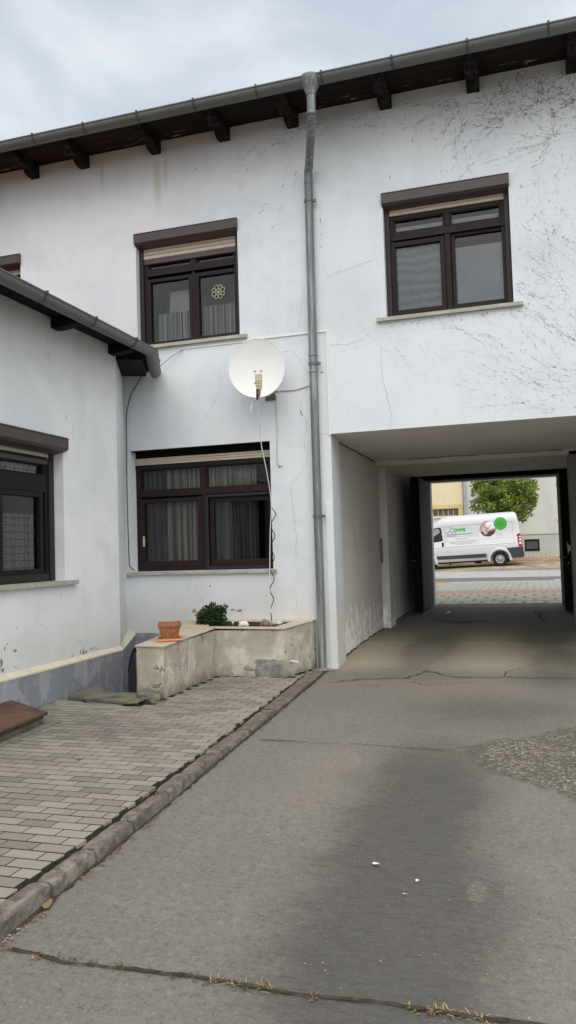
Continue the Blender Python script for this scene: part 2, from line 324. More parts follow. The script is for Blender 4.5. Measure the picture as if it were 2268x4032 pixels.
M['captile'] = mk_captile()
def mk_terra(name, a, b):
    m = NT(name); n = m.noise(14, 5, 0.65)
    col = m.mix(m.step(n, 0.35, 0.68), a, b); m.base(col, 0.82, 0.2); m.bump(m.noise(90, 3), 0.2, 0.003); return m.m
M['terra'] = mk_terra('terracotta', (0.30, 0.115, 0.052), (0.38, 0.165, 0.085))
M['terra2'] = mk_terra('saucer_clay', (0.56, 0.23, 0.12), (0.62, 0.28, 0.16))
def mk_slab():
    m = NT('mossy_concrete_slab'); n = m.noise(5, 6, 0.65, dist=0.5)
    col = m.mix(m.step(n, 0.36, 0.6), (0.20, 0.19, 0.165), (0.11, 0.104, 0.088))
    col = m.mix(m.math('MULTIPLY', m.step(m.noise(2.2, 4), 0.45, 0.62), 0.55), col, (0.21, 0.20, 0.115))
    m.base(col, 0.95, 0.1); m.bump(m.noise(45, 5), 0.7, 0.01); return m.m
M['slab'] = mk_slab()
def mk_rust():
    m = NT('rusty_steel_plate'); n = m.noise(3.5, 6, 0.7, dist=0.8); n2 = m.noise(45, 4)
    col = m.mix(m.step(n, 0.42, 0.6), (0.085, 0.056, 0.046), (0.15, 0.082, 0.046))
    col = m.mix(m.math('MULTIPLY', m.step(n2, 0.5, 0.7), 0.5), col, (0.06, 0.04, 0.033))
    m.base(col, 0.78, 0.3, 0.1); m.bump(n2, 0.35, 0.005); return m.m
M['rust'] = mk_rust()
M['concrete'] = plain('old_concrete', (0.20, 0.19, 0.16), 0.95, 0.1, var=0.35, sc_=7, bump=0.6)
M['dish'] = plain('dish_white', (0.76, 0.775, 0.765), 0.45, 0.4, var=0.03, sc_=3)
M['lnb'] = plain('aged_cream_plastic', (0.55, 0.50, 0.36), 0.5, 0.4, var=0.1)
M['metal_dark'] = plain('dull_steel', (0.16, 0.155, 0.145), 0.5, 0.5, 0.4)
M['black_plastic'] = plain('black_plastic', (0.012, 0.012, 0.013), 0.5, 0.4)
M['white_plastic'] = plain('white_plastic', (0.80, 0.80, 0.78), 0.5, 0.4, var=0.06)
M['cream_cable'] = plain('cream_cable', (0.60, 0.55, 0.44), 0.6, 0.3, var=0.15)
def mk_ivy(name, c0, c1):
    m = NT(name); col = m.mix(m.rnd(), c0, c1); m.base(col, 0.95, 0.05); return m.m
M['ivy_dark'] = mk_ivy('dead_ivy_roots_dark', (0.24, 0.22, 0.195), (0.57, 0.56, 0.54))
M['ivy_pale'] = mk_ivy('dead_ivy_roots_pale', (0.575, 0.60, 0.615), (0.69, 0.725, 0.75))
M['hair'] = plain('plaster_hairline', (0.50, 0.51, 0.52), 0.95, 0.05, var=0.3)
M['chip'] = plain('chipped_plaster', (0.30, 0.25, 0.20), 0.95, 0.05, var=0.35, sc_=30)
def mk_wood():
    m = NT('old_gate_boards'); x, y, z = m.xyz(); g = m.noise(1.0, 6, 0.7, vec=m.mapped((20, 20, 1.6)))
    col = m.mix(m.step(g, 0.38, 0.66), (0.06, 0.053, 0.05), (0.19, 0.178, 0.168))
    gap = m.math('LESS_THAN', m.math('FRACT', m.math('MULTIPLY', y, 6.5)), 0.07); col = m.mix(gap, col, (0.012, 0.01, 0.01))
    m.base(col, 0.85, 0.2); m.bump(g, 0.5, 0.01); return m.m
M['gatewood'] = mk_wood()
M['gateblack'] = plain('blackened_gate_timber', (0.012, 0.009, 0.009), 0.8, 0.2, var=0.4)
def mk_leaf(name, stops, sub=0.25):
    m = NT(name); col = m.ramp(m.rnd(), stops)
    m.base(col, 0.5, 0.35)
    tl = m.n.new('ShaderNodeBsdfTranslucent'); m.l.new(col, tl.inputs[0]); mx = m.n.new('ShaderNodeMixShader'); mx.inputs[0].default_value = sub
    m.l.new(m.b.outputs[0], mx.inputs[1]); m.l.new(tl.outputs[0], mx.inputs[2]); m.l.new(mx.outputs[0], m.out.inputs[0]); return m.m
M['leaf'] = mk_leaf('street_tree_leaves', [(0, (0.09, 0.135, 0.018)), (0.4, (0.18, 0.26, 0.045)), (0.8, (0.31, 0.40, 0.095)), (1, (0.46, 0.54, 0.21))], 0.4)
M['shrub'] = mk_leaf('dark_shrub_leaves', [(0, (0.014, 0.035, 0.010)), (0.6, (0.030, 0.065, 0.018)), (1, (0.06, 0.105, 0.035))], 0.15)
M['dry'] = mk_leaf('dry_straw', [(0, (0.16, 0.10, 0.05)), (0.5, (0.27, 0.20, 0.105)), (1, (0.44, 0.36, 0.22))], 0.2)
M['green_weed'] = mk_leaf('weed_green', [(0, (0.05, 0.07, 0.02)), (1, (0.13, 0.15, 0.05))], 0.2)
M['bark'] = plain('tree_bark', (0.07, 0.055, 0.04), 0.95, 0.1, var=0.4, sc_=14, bump=0.8)
M['quartz'] = plain('white_quartz', (0.74, 0.74, 0.72), 0.6, 0.4, var=0.15, sc_=25, bump=0.5)
M['gravel'] = plain('grey_gravel', (0.30, 0.28, 0.25), 0.9, 0.2, var=0.35, sc_=60)
M['brownstone'] = plain('brown_stone', (0.27, 0.20, 0.15), 0.9, 0.2, var=0.35, sc_=20, bump=0.7)
M['greystone'] = plain('pale_grey_stone', (0.50, 0.50, 0.48), 0.9, 0.2, var=0.25, sc_=22, bump=0.6)

def pavers(name, c, sx, sy, joint, var=0.12):
    m = NT(name); b = m.n.new('ShaderNodeTexBrick'); m.l.new(m.co, b.inputs['Vector'])
    b.inputs['Color1'].default_value = (*c, 1); b.inputs['Color2'].default_value = (*[v * (1 - var) for v in c], 1)
    b.inputs['Mortar'].default_value = (*[v * 0.58 for v in c], 1); b.inputs['Scale'].default_value = 1.0
    b.inputs['Mortar Size'].default_value = joint; b.inputs['Brick Width'].default_value = sx; b.inputs['Row Height'].default_value = sy
    col = m.mix(m.math('MULTIPLY', m.step(m.noise(1.2, 5), 0.42, 0.7), 0.35), b.outputs[0], tuple(v * 0.7 for v in c))
    m.base(col, 0.9, 0.15); return m.m
M['st_pave'] = pavers('street_block_paving', (0.46, 0.43, 0.365), 0.45, 0.8, 0.05)
M['st_red'] = pavers('red_block_band', (0.47, 0.30, 0.24), 0.32, 0.7, 0.016)
M['st_bay'] = pavers('grey_bay_paving', (0.40, 0.39, 0.365), 0.42, 0.42, 0.022)
M['st_dark'] = plain('dark_asphalt_strip', (0.17, 0.165, 0.16), 0.9, 0.2, var=0.2, sc_=3)
M['st_road'] = plain('pale_worn_asphalt', (0.40, 0.395, 0.385), 0.9, 0.2, var=0.12, sc_=1.5)
M['st_mark'] = plain('road_white_paint', (0.78, 0.78, 0.76), 0.7, 0.3)
def mk_sand():
    m = NT('sandy_verge'); n = m.noise(1.1, 6, 0.7, dist=0.6)
    col = m.mix(m.step(n, 0.4, 0.6), (0.46, 0.385, 0.275), (0.25, 0.20, 0.13)); col = m.mix(m.math('MULTIPLY', m.step(m.noise(9, 5), 0.5, 0.7), 0.5), col, (0.34, 0.29, 0.20))
    m.base(col, 0.97, 0.05); m.bump(m.noise(12, 5), 0.5, 0.05); return m.m
M['sand'] = mk_sand()
M['st_kerb'] = plain('street_kerb', (0.33, 0.31, 0.28), 0.9, 0.2, var=0.2)
M['yellow'] = plaster('yellow_render', (0.76, 0.69, 0.46)); M['yellow_band'] = plain('ochre_band', (0.70, 0.55, 0.28), 0.9, 0.1)
M['greygreen'] = plaster('grey_green_render', (0.60, 0.62, 0.57)); M['greyplinth'] = plaster('green_grey_plinth', (0.46, 0.50, 0.45))
M['glassblock'] = plain('old_factory_glass', (0.14, 0.135, 0.10), 0.2, 0.6, var=0.5, sc_=3)
M['mortar_bar'] = plain('concrete_bars', (0.50, 0.46, 0.36), 0.9, 0.1)
M['redbrown'] = plain('red_brown_shutter', (0.16, 0.045, 0.04), 0.6, 0.3)
M['bluegrey_pipe'] = plain('blue_grey_pipe', (0.36, 0.40, 0.46), 0.6, 0.4)
M['white_door'] = plain('white_metal_door', (0.72, 0.73, 0.72), 0.6, 0.3, var=0.08)
M['base_window'] = plain('cellar_window_mesh', (0.09, 0.095, 0.10), 0.6, 0.3, var=0.2, sc_=30)
def mk_van():
    m = NT('van_white_paint'); x, y, z = m.xyz()
    d = m.math('MULTIPLY', m.step(z, 1.1, 0.4), m.math('MULTIPLY', m.noise(5, 5), 0.45))
    col = m.mix(d, (0.60, 0.625, 0.66), (0.40, 0.39, 0.37)); m.base(col, 0.28, 0.5); m.b.inputs['Coat Weight'].default_value = 0.4; return m.m
M['van'] = mk_van()
M['van_dark'] = plain('van_grey_plastic', (0.042, 0.045, 0.048), 0.6, 0.35)
M['tyre'] = plain('tyre_rubber', (0.018, 0.018, 0.019), 0.85, 0.2)
M['rim'] = plain('steel_rim', (0.42, 0.41, 0.39), 0.45, 0.5, 0.4)
M['vanglass'] = mk_glass(0.16, 'van_window_glass', (0.35, 0.42, 0.42))
M['lamp_red'] = plain('tail_lamp_red', (0.42, 0.015, 0.02), 0.25, 0.5)
M['lamp_clear'] = plain('tail_lamp_clear', (0.75, 0.72, 0.70), 0.25, 0.5)
M['sign_green'] = plain('sign_green', (0.055, 0.36, 0.045), 0.5, 0.3, var=0.03)
M['sign_pale'] = plain('sign_pale_green', (0.42, 0.62, 0.42), 0.5, 0.3, var=0.03)
M['sign_grey'] = plain('sign_grey', (0.13, 0.13, 0.14), 0.5, 0.3, var=0.03)
M['sign_midgrey'] = plain('sign_mid_grey', (0.36, 0.36, 0.38), 0.5, 0.3, var=0.03)
M['sign_dkgreen'] = plain('sign_dark_green', (0.03, 0.19, 0.025), 0.5, 0.3, var=0.03)
M['ph_bg'] = plain('photo_background', (0.42, 0.33, 0.32), 0.5, 0.3, var=0.3, sc_=3)
M['ph_skin'] = plain('photo_skin', (0.62, 0.42, 0.36), 0.5, 0.3, var=0.15, sc_=6)
M['ph_dark'] = plain('photo_dark', (0.06, 0.045, 0.055), 0.5, 0.3, var=0.3, sc_=6)
M['ph_white'] = plain('photo_white', (0.80, 0.79, 0.78), 0.5, 0.3, var=0.05)
M['gold'] = plain('cream_gold_lacework', (0.44, 0.43, 0.33), 0.6, 0.3)
M['ground'] = plain('far_ground', (0.20, 0.19, 0.16), 0.95, 0.1)

# ---------------------------------------------------------------- mesh helpers
class MB:
    def __init__(s): s.v = []; s.f = []; s.mi = []; s.cur = 0
    def add(s, vs, fs):
        o = len(s.v); s.v += [tuple(v) for v in vs]; s.f += [tuple(i + o for i in f) for f in fs]; s.mi += [s.cur] * len(fs)
    def quad(s, a, b, c, d): s.add([a, b, c, d], [(0, 1, 2, 3)])
    def box(s, x0, x1, y0, y1, z0, z1):
        s.add([(x, y, z) for z in (z0, z1) for y in (y0, y1) for x in (x0, x1)],
              [(0, 2, 3, 1), (4, 5, 7, 6), (0, 1, 5, 4), (2, 6, 7, 3), (0, 4, 6, 2), (1, 3, 7, 5)])
    def prism(s, poly, z0, z1):       # poly of (x,y); z0/z1 numbers or lists
        n = len(poly); Z0 = z0 if isinstance(z0, list) else [z0] * n; Z1 = z1 if isinstance(z1, list) else [z1] * n
        s.add([(p[0], p[1], Z0[i]) for i, p in enumerate(poly)] + [(p[0], p[1], Z1[i]) for i, p in enumerate(poly)],
              [tuple(range(n))[::-1], tuple(range(n, 2 * n))] + [(i, (i + 1) % n, n + (i + 1) % n, n + i) for i in range(n)])
    def extr(s, poly, d):             # poly of 3-D points, extruded by d
        n = len(poly); P = [Vector(p) for p in poly]; d = Vector(d)
        s.add(P + [p + d for p in P], [tuple(range(n))[::-1], tuple(range(n, 2 * n))] + [(i, (i + 1) % n, n + (i + 1) % n, n + i) for i in range(n)])
    def tube(s, pts, r, seg=10, cap=True):
        P = [Vector(p) for p in pts]; n = len(P); R = r if isinstance(r, (list, tuple)) else [r] * n
        t0 = (P[1] - P[0]).normalized(); up = Vector((0, 0, 1)) if abs(t0.z) < 0.9 else Vector((1, 0, 0))
        u = t0.cross(up).normalized(); vs = []
        for i in range(n):
            t = ((P[min(i + 1, n - 1)] - P[i]).normalized() + (P[i] - P[max(i - 1, 0)]).normalized())
            t = t.normalized() if t.length > 1e-6 else t0
            u = (u - t * u.dot(t)).normalized(); w = t.cross(u)
            for k in range(seg):
                a = 2 * PI * k / seg; vs.append(P[i] + (u * math.cos(a) + w * math.sin(a)) * R[i])
        fs = [(i * seg + k, i * seg + (k + 1) % seg, (i + 1) * seg + (k + 1) % seg, (i + 1) * seg + k) for i in range(n - 1) for k in range(seg)]
        if cap: fs += [tuple(range(seg))[::-1], tuple(range((n - 1) * seg, n * seg))]
        s.add(vs, fs)
    def grid(s, P):                   # P[j][i] points
        nj, ni = len(P), len(P[0])
        s.add([p for r in P for p in r], [(j * ni + i, j * ni + i + 1, (j + 1) * ni + i + 1, (j + 1) * ni + i) for j in range(nj - 1) for i in range(ni - 1)])
    def disc(s, c, u, v, rx, ry=None, n=28):
        ry = ry or rx; c = Vector(c); u = Vector(u); v = Vector(v)
        s.add([c + u * rx * math.cos(2 * PI * k / n) + v * ry * math.sin(2 * PI * k / n) for k in range(n)], [tuple(range(n))])
    def build(s, name, mat, parent=None, bevel=0.0, smooth=False, fixn=True, seg=2):
        me = bpy.data.meshes.new(name); me.from_pydata(s.v, [], s.f)
        mats = mat if isinstance(mat, list) else [mat]
        for m in mats: me.materials.append(m)
        me.polygons.foreach_set('material_index', s.mi)
        if fixn:
            bm = bmesh.new(); bm.from_mesh(me); bmesh.ops.recalc_face_normals(bm, faces=bm.faces); bm.to_mesh(me); bm.free()
        if smooth:
            me.polygons.foreach_set('use_smooth', [True] * len(me.polygons)); me.set_sharp_from_angle(angle=math.radians(40))
        me.update()
        o = bpy.data.objects.new(name, me); COL.objects.link(o)
        if bevel:
            b = o.modifiers.new('bevel', 'BEVEL'); b.width = bevel; b.segments = seg; b.limit_method = 'ANGLE'; b.angle_limit = math.radians(40)
        if parent is not None: attach(o, parent)
        return o
WORLD = {}
def attach(o, parent):
    o.parent = parent; o.matrix_parent_inverse = WORLD.get(parent.name, Matrix.Identity(4)).inverted()
def thing(name, label, cat, loc, group=None, rot=None):
    o = bpy.data.objects.new(name, None); COL.objects.link(o); o.location = loc; o.empty_display_size = 0.2
    m = Matrix.Translation(loc)
    if rot is not None: o.rotation_euler = rot; m = m @ rot.to_matrix().to_4x4()
    WORLD[o.name] = m
    o['label'] = label; o['category'] = cat
    if group: o['group'] = group
    return o
def tag(o, label, cat, group=None):
    o['label'] = label; o['category'] = cat
    if group: o['group'] = group
    return o
def struct(o): o['kind'] = 'structure'; return o
def stuff(o, label, cat): o['kind'] = 'stuff'; o['label'] = label; o['category'] = cat; return o
def lerp(a, b, t): return a + (b - a) * t
def interp(tab, x):
    if x <= tab[0][0]: return tab[0][1]
    for (x0, y0), (x1, y1) in zip(tab, tab[1:]):
        if x <= x1: return y0 + (y1 - y0) * (x - x0) / (x1 - x0)
    return tab[-1][1]

def strip(mb, pts, wd, n, up, jit=0.006, prox=0.0015):
    """ribbon along a polyline on a surface; n = surface normal"""
    P = [Vector(p) for p in pts]; out = []
    n = Vector(n)
    for a, b in zip(P, P[1:]):
        k = max(2, int((b - a).length / 0.05))
        for i in range(k):
            q = a.lerp(b, i / k); t = (b - a).normalized(); s_ = t.cross(n)
            out.append(q + s_ * random.uniform(-jit, jit))
    out.append(P[-1]); L_ = []; R_ = []
    for i, q in enumerate(out):
        t = (out[min(i + 1, len(out) - 1)] - out[max(i - 1, 0)]).normalized(); s_ = t.cross(n); ww = wd * random.uniform(0.4, 1.25)
        L_.append(q + s_ * ww / 2 + n * prox); R_.append(q - s_ * ww / 2 + n * prox)
    mb.grid([L_, R_])

F = 9.4                                   # courtyard face of the house
ROADZ = [(-20, -0.13), (2.5, -0.095), (5, -0.07), (8, -0.035), (9.4, -0.012), (11, 0.055), (13, 0.115), (15.5, 0.158), (17.45, 0.168)]
def rz(y): return interp(ROADZ, y)
def kf(y): return -1.985 - 0.049 * y      # kerb front line
def pe(y): return -2.02 - 0.066 * y       # paver edge line

# ---------------------------------------------------------------- world, sun, camera
w = bpy.data.worlds.new('World'); sc.world = w; w.use_nodes = True
nt = w.node_tree; bg = nt.nodes['Background']
SUN_EL, SUN_AZ = math.radians(54), math.radians(158)   # from behind the camera, a little to the left
sky = nt.nodes.new('ShaderNodeTexSky'); sky.sky_type = 'NISHITA'; sky.sun_disc = False
sky.sun_elevation = SUN_EL; sky.sun_rotation = SUN_AZ
def wn(t): return nt.nodes.new('ShaderNode' + t)
tc = wn('TexCoord'); mp = wn('Mapping'); mp.inputs['Scale'].default_value = (1.0, 1.0, 1.9); nt.links.new(tc.outputs['Generated'], mp.inputs[0])
n1 = wn('TexNoise'); n1.inputs['Scale'].default_value = 3.6; n1.inputs['Detail'].default_value = 6; n1.inputs['Roughness'].default_value = 0.5; n1.inputs['Distortion'].default_value = 0.3
nt.links.new(mp.outputs[0], n1.inputs[0])
rp = wn('ValToRGB'); nt.links.new(n1.outputs['Fac'], rp.inputs[0])
rp.color_ramp.elements[0].position = 0.38; rp.color_ramp.elements[0].color = (5.9, 6.65, 7.65, 1)
rp.color_ramp.elements[1].position = 0.63; rp.color_ramp.elements[1].color = (8.7, 9.05, 9.6, 1)
e = rp.color_ramp.elements.new(0.49); e.color = (6.9, 7.6, 8.5, 1)
# the cloud layer is brighter overhead and toward the hidden sun behind the camera
sp = wn('SeparateXYZ'); nt.links.new(tc.outputs['Generated'], sp.inputs[0])
dt = wn('VectorMath'); dt.operation = 'DOT_PRODUCT'; nt.links.new(tc.outputs['Generated'], dt.inputs[0])
dt.inputs[1].default_value = (math.sin(SUN_AZ) * math.cos(SUN_EL), math.cos(SUN_AZ) * math.cos(SUN_EL), math.sin(SUN_EL))
mr = wn('MapRange'); nt.links.new(dt.outputs['Value'], mr.inputs[0]); mr.inputs[1].default_value = 0.25; mr.inputs[2].default_value = 1.0; mr.inputs[3].default_value = 1.0; mr.inputs[4].default_value = 2.4
tn = wn('Mix'); tn.data_type = 'RGBA'; tn.blend_type = 'MULTIPLY'; tn.inputs[7].default_value = (1.07, 0.97, 0.85, 1)
mt = wn('MapRange'); nt.links.new(dt.outputs['Value'], mt.inputs[0]); mt.inputs[1].default_value = 0.15; mt.inputs[2].default_value = 0.75
nt.links.new(mt.outputs[0], tn.inputs[0]); nt.links.new(rp.outputs[0], tn.inputs[6])
ml = wn('VectorMath'); ml.operation = 'SCALE'; nt.links.new(tn.outputs[2], ml.inputs[0]); nt.links.new(mr.outputs[0], ml.inputs['Scale'])
mx = wn('Mix'); mx.data_type = 'RGBA'; mx.inputs[0].default_value = 0.93
nt.links.new(sky.outputs[0], mx.inputs[6]); nt.links.new(ml.outputs[0], mx.inputs[7])
nt.links.new(mx.outputs[2], bg.inputs[0]); bg.inputs[1].default_value = 0.1

sl = bpy.data.lights.new('sun', 'SUN'); sl.energy = 1.3; sl.angle = math.radians(60); sl.color = (1.0, 0.95, 0.88)
so = bpy.data.objects.new('sun', sl); COL.objects.link(so)
sd = Vector((math.sin(SUN_AZ) * math.cos(SUN_EL), math.cos(SUN_AZ) * math.cos(SUN_EL), math.sin(SUN_EL)))
so.rotation_euler = sd.to_track_quat('Z', 'Y').to_euler(); so.location = sd * 30

cam = bpy.data.cameras.new('camera'); co = bpy.data.objects.new('camera', cam); COL.objects.link(co); sc.camera = co
cam.sensor_fit = 'VERTICAL'; cam.sensor_height = 36; cam.lens = 27.5417; cam.clip_end = 2000; cam.clip_start = 0.05
RM = Matrix(((0.95425, 0.043506, 0.295813), (0.297456, -0.037896, -0.953983), (-0.030294, 0.998334, -0.049104)))
co.matrix_world = Matrix.Translation((0, 0, 1.45)) @ RM.to_4x4()
sc.view_settings.view_transform = 'Standard'; sc.view_settings.look = 'None'; sc.view_settings.exposure = 0
sc.render.engine = 'CYCLES'; sc.cycles.use_denoising = True; sc.cycles.max_bounces = 8; sc.cycles.transparent_max_bounces = 12

# ---------------------------------------------------------------- windows
def fac_map(u, v, w): return (u, F + w, v)
def wing_map(u, v, w): return (-4.7 - w, u, v)
class WB(MB):
    def __init__(s, mp): super().__init__(); s.mp = mp
    def b(s, u0, u1, v0, v1, w0, w1):
        P = [s.mp(u, v, w) for w in (w0, w1) for v in (v0, v1) for u in (u0, u1)]
        s.add(P, [(0, 2, 3, 1), (4, 5, 7, 6), (0, 1, 5, 4), (2, 6, 7, 3), (0, 4, 6, 2), (1, 3, 7, 5)])
    def ring(s, u0, u1, v0, v1, t, w0, w1, tb=None):
        tb = tb or t
        s.b(u0, u0 + t, v0, v1, w0, w1); s.b(u1 - t, u1, v0, v1, w0, w1); s.b(u0 + t, u1 - t, v0, v0 + tb, w0, w1); s.b(u0 + t, u1 - t, v1 - t, v1, w0, w1)
def wall_sheet(mb, mp, us, vs, holes, depth):
    U_ = sorted(set(us + [h[0] for h in holes] + [h[1] for h in holes])); V_ = sorted(set(vs + [h[2] for h in holes] + [h[3] for h in holes]))
    for u0, u1 in zip(U_, U_[1:]):
        for v0, v1 in zip(V_, V_[1:]):
            cu, cv = (u0 + u1) / 2, (v0 + v1) / 2
            if any(h[0] < cu < h[1] and h[2] < cv < h[3] for h in holes): continue
            mb.quad(mp(u0, v0, 0), mp(u1, v0, 0), mp(u1, v1, 0), mp(u0, v1, 0))
    for h in holes:
        if len(h) > 4 and h[4] == 'open': continue
        u0, u1, v0, v1 = h[:4]; d = depth
        for (a, b) in (((u0, v0), (u1, v0)), ((u1, v0), (u1, v1)), ((u1, v1), (u0, v1)), ((u0, v1), (u0, v0))):
            mb.quad(mp(*a, 0), mp(*b, 0), mp(*b, d), mp(*a, d))
def curtain(parent, mp, u0, u1, v0, v1, w, mat, name='curtain', amp=0.012, pitch=0.035, jit=0.5):
    mb = MB(); n = max(6, int((u1 - u0) / 0.008)); top = []; bot = []; ph = random.random() * 6
    for i in range(n + 1):
        u = lerp(u0, u1, i / n); ph += 0.008 / pitch * 2 * PI * (1 + random.uniform(-jit, jit))
        ww = w + amp * math.sin(ph) + 0.3 * amp * math.sin(ph * 0.37)
        top.append(mp(u, v1 + 0.004 * math.sin(ph), ww)); bot.append(mp(u, v0, ww + 0.3 * amp * math.sin(ph * 1.3)))
    mb.grid([bot, top]); return mb.build(name, mat, parent, fixn=False)
def room(parent, mp, u0, u1, v0, v1, w0, w1, mat='room'):
    mb = MB(); a = [(u0, v0), (u1, v0), (u1, v1), (u0, v1)]
    for i in range(4): mb.quad(mp(*a[i], w0), mp(*a[(i + 1) % 4], w0), mp(*a[(i + 1) % 4], w1), mp(*a[i], w1))
    mb.quad(*[mp(*p, w1) for p in a]); return mb.build('room_lining', M[mat], parent, fixn=False)
def pane(parent, mp, u0, u1, v0, v1, w, mat='glass'):
    mb = MB(); mb.quad(mp(u0, v0, w), mp(u1, v0, w), mp(u1, v1, w), mp(u0, v1, w)); return mb.build('pane', M[mat], parent, fixn=False)
def shutter_box(parent, mp, u0, u1, v0, v1, proj, back=0.14):
    mb = MB(); prof = [(back, v1), (-proj + 0.012, v1), (-proj, v1 - 0.012), (-proj, v0 + 0.025), (-proj + 0.03, v0), (back, v0 - 0.03)]
    A = [mp(u0, v, w) for w, v in prof]; d = Vector(mp(u1, 0, 0)) - Vector(mp(u0, 0, 0)); mb.extr(A, d)
    o = mb.build('shutter_box', M['brown_alu'], parent, bevel=0.004)
    m2 = WB(mp); m2.b(u0 - 0.004, u1 + 0.004, v1 - 0.022, v1 - 0.016, -proj - 0.0025, -proj + 0.01); m2.build('box_seam', M['frame_dark'], parent)
    return o
def slats(parent, mp, u0, u1, v0, v1, w, n):
    mb = WB(mp); h = (v1 - v0) / n
    for i in range(n):
        a = v0 + i * h; prof = [(w + 0.012, a), (w + 0.002, a + h * 0.12), (w, a + h * 0.5), (w + 0.003, a + h * 0.86), (w + 0.012, a + h * 0.97)]
        d = Vector(mp(u1, 0, 0)) - Vector(mp(u0, 0, 0)); mb.extr([mp(u0, v, ww) for ww, v in prof], d)
    return mb.build('shutter_slats', M['slat'], parent)
def sill(parent, mp, u0, u1, v1, t=0.042, proj=0.05, back=0.16):
    mb = WB(mp); n = 24; P = []
    for i in range(n): mb.b(lerp(u0, u1, i / n), lerp(u0, u1, (i + 1) / n), v1 - t, v1, -proj + random.uniform(-0.0015, 0.0015), back)
    return mb.build('sill', M['sill'], parent)

# ================================================================= HOUSE
house = thing('courtyard_house', 'long white rendered two-storey house with dark timber eaves and a gateway through it', 'house', (-2.3, F, 0))
PX0, PX1 = -2.33, 0.72                                  # gateway
W_R = (-1.58, -0.085, 4.25, 5.70); W_U = (-4.965, -3.493, 4.25, 5.70); W_L = (-5.117, -3.13, 1.225, 2.85); W_F = (-8.25, -6.80, 4.25, 5.70)
mb = MB()
holes = [W_R, W_U, W_L, W_F, (PX0, PX1, -0.7, 2.88, 'open')]
us = [i * 0.5 for i in range(-24, 11)]; vs = [-0.7, 0, 1, 2, 3, 4, 5, 6, 6.5, 7.05]
def wavy(u, v, w):
    x, y, z = fac_map(u, v, w); return (x, y, z)
wall_sheet(mb, wavy, us, vs, holes, 0.30)
# gateway cheeks, street wall, ends
mb.quad((PX0, F, -0.7), (PX0, F, 2.88), (PX0 - 0.03, 9.95, 2.88), (PX0 - 0.03, 9.95, -0.7))
mb.quad((PX0 - 0.03, 9.95, -0.7), (PX0 - 0.03, 9.95, 2.88), (PX0 - 0.09, 9.95, 2.88), (PX0 - 0.09, 9.95, -0.7))
mb.quad((PX1, F, -0.7), (PX1, F, 2.88), (PX1, 9.95, 2.88), (PX1, 9.95, -0.7))
GX0, GX1, GZ, GY = -2.075, 0.615, 2.835, 17.2
for (a, b, c, d) in ((-12, GX0, -0.7, 7.05), (GX1, 5, -0.7, 7.05), (GX0, GX1, GZ, 7.05)):
    mb.box(a, b, GY, GY + 0.3, c, d)
mb.box(-12.3, -12, F, GY + 0.3, -0.7, 7.05); mb.box(5, 5.3, F, GY + 0.3, -0.7, 7.05)
mb.build('wall', M['white'], house, fixn=False)
# gateway lining
mb = MB()
XL = PX0 - 0.09
mb.quad((XL, 9.95, -0.5), (XL, GY, -0.5), (XL, GY, 3.1), (XL, 9.95, 3.1))
mb.quad((PX1 + 0.004, 9.95, -0.5), (PX1 + 0.004, GY, -0.5), (PX1 + 0.004, GY, 3.1), (PX1 + 0.004, 9.95, 3.1))
mb.box(XL - 0.05, XL + 0.125, 13.0, 13.48, -0.3, 2.84)
mb.build('gateway_wall', M['passage'], house)
mb = MB(); mb.box(0.585, 0.78, 12.75, 13.3, -0.3, 2.86); mb.build('gateway_pier', M['pier'], house, bevel=0.01)
mb = MB()
mb.quad((PX0 - 0.12, F + 0.003, 2.88), (PX1 + 0.1, F + 0.003, 2.88), (PX1 + 0.1, 12.75, 2.885), (PX0 - 0.12, 12.75, 2.885))
mb.box(PX0 - 0.12, PX1 + 0.1, 12.75, 15.15, 2.80, 2.95)
mb.quad((PX0 - 0.12, 15.15, 3.06), (PX1 + 0.1, 15.15, 3.06), (PX1 + 0.1, GY, 3.06), (PX0 - 0.12, GY, 3.06))
mb.quad((PX0 - 0.12, 15.15, 2.9), (PX1 + 0.1, 15.15, 2.9), (PX1 + 0.1, 15.15, 3.06), (PX0 - 0.12, 15.15, 3.06))
mb.build('gateway_ceiling', M['ceiling'], house)
mb = MB()
strip(mb, [(XL + 0.004, 9.97, 2.872), (XL + 0.004, 11.2, 2.868), (XL + 0.004, 12.9, 2.86)], 0.022, (1, 0, 0), None, 0.01, 0.002); strip(mb, [(XL + 0.004, 9.97, 0.03), (XL + 0.004, 11.4, 0.085), (XL + 0.004, 12.95, 0.125)], 0.024, (1, 0, 0), None, 0.012, 0.002)
strip(mb, [(XL + 0.002, 10.9, 1.9), (XL + 0.002, 11.1, 1.3), (XL + 0.002, 11.05, 0.7), (XL + 0.002, 11.3, 0.2)], 0.006, (1, 0, 0), None, 0.01, 0.002)
strip(mb, [(-1.9, 12.74, 2.872), (-0.6, 12.74, 2.88), (0.5, 12.74, 2.87)], 0.012, (0, -1, 0), None, 0.008, 0.006)
mb.build('gateway_gaps', M['crack'], house, fixn=False)
mb = MB(); mb.box(XL, PX1, GY - 0.16, GY - 0.004, GZ + 0.035, 3.05); mb.build('gate_lintel', M['gateblack'], house, bevel=0.01)
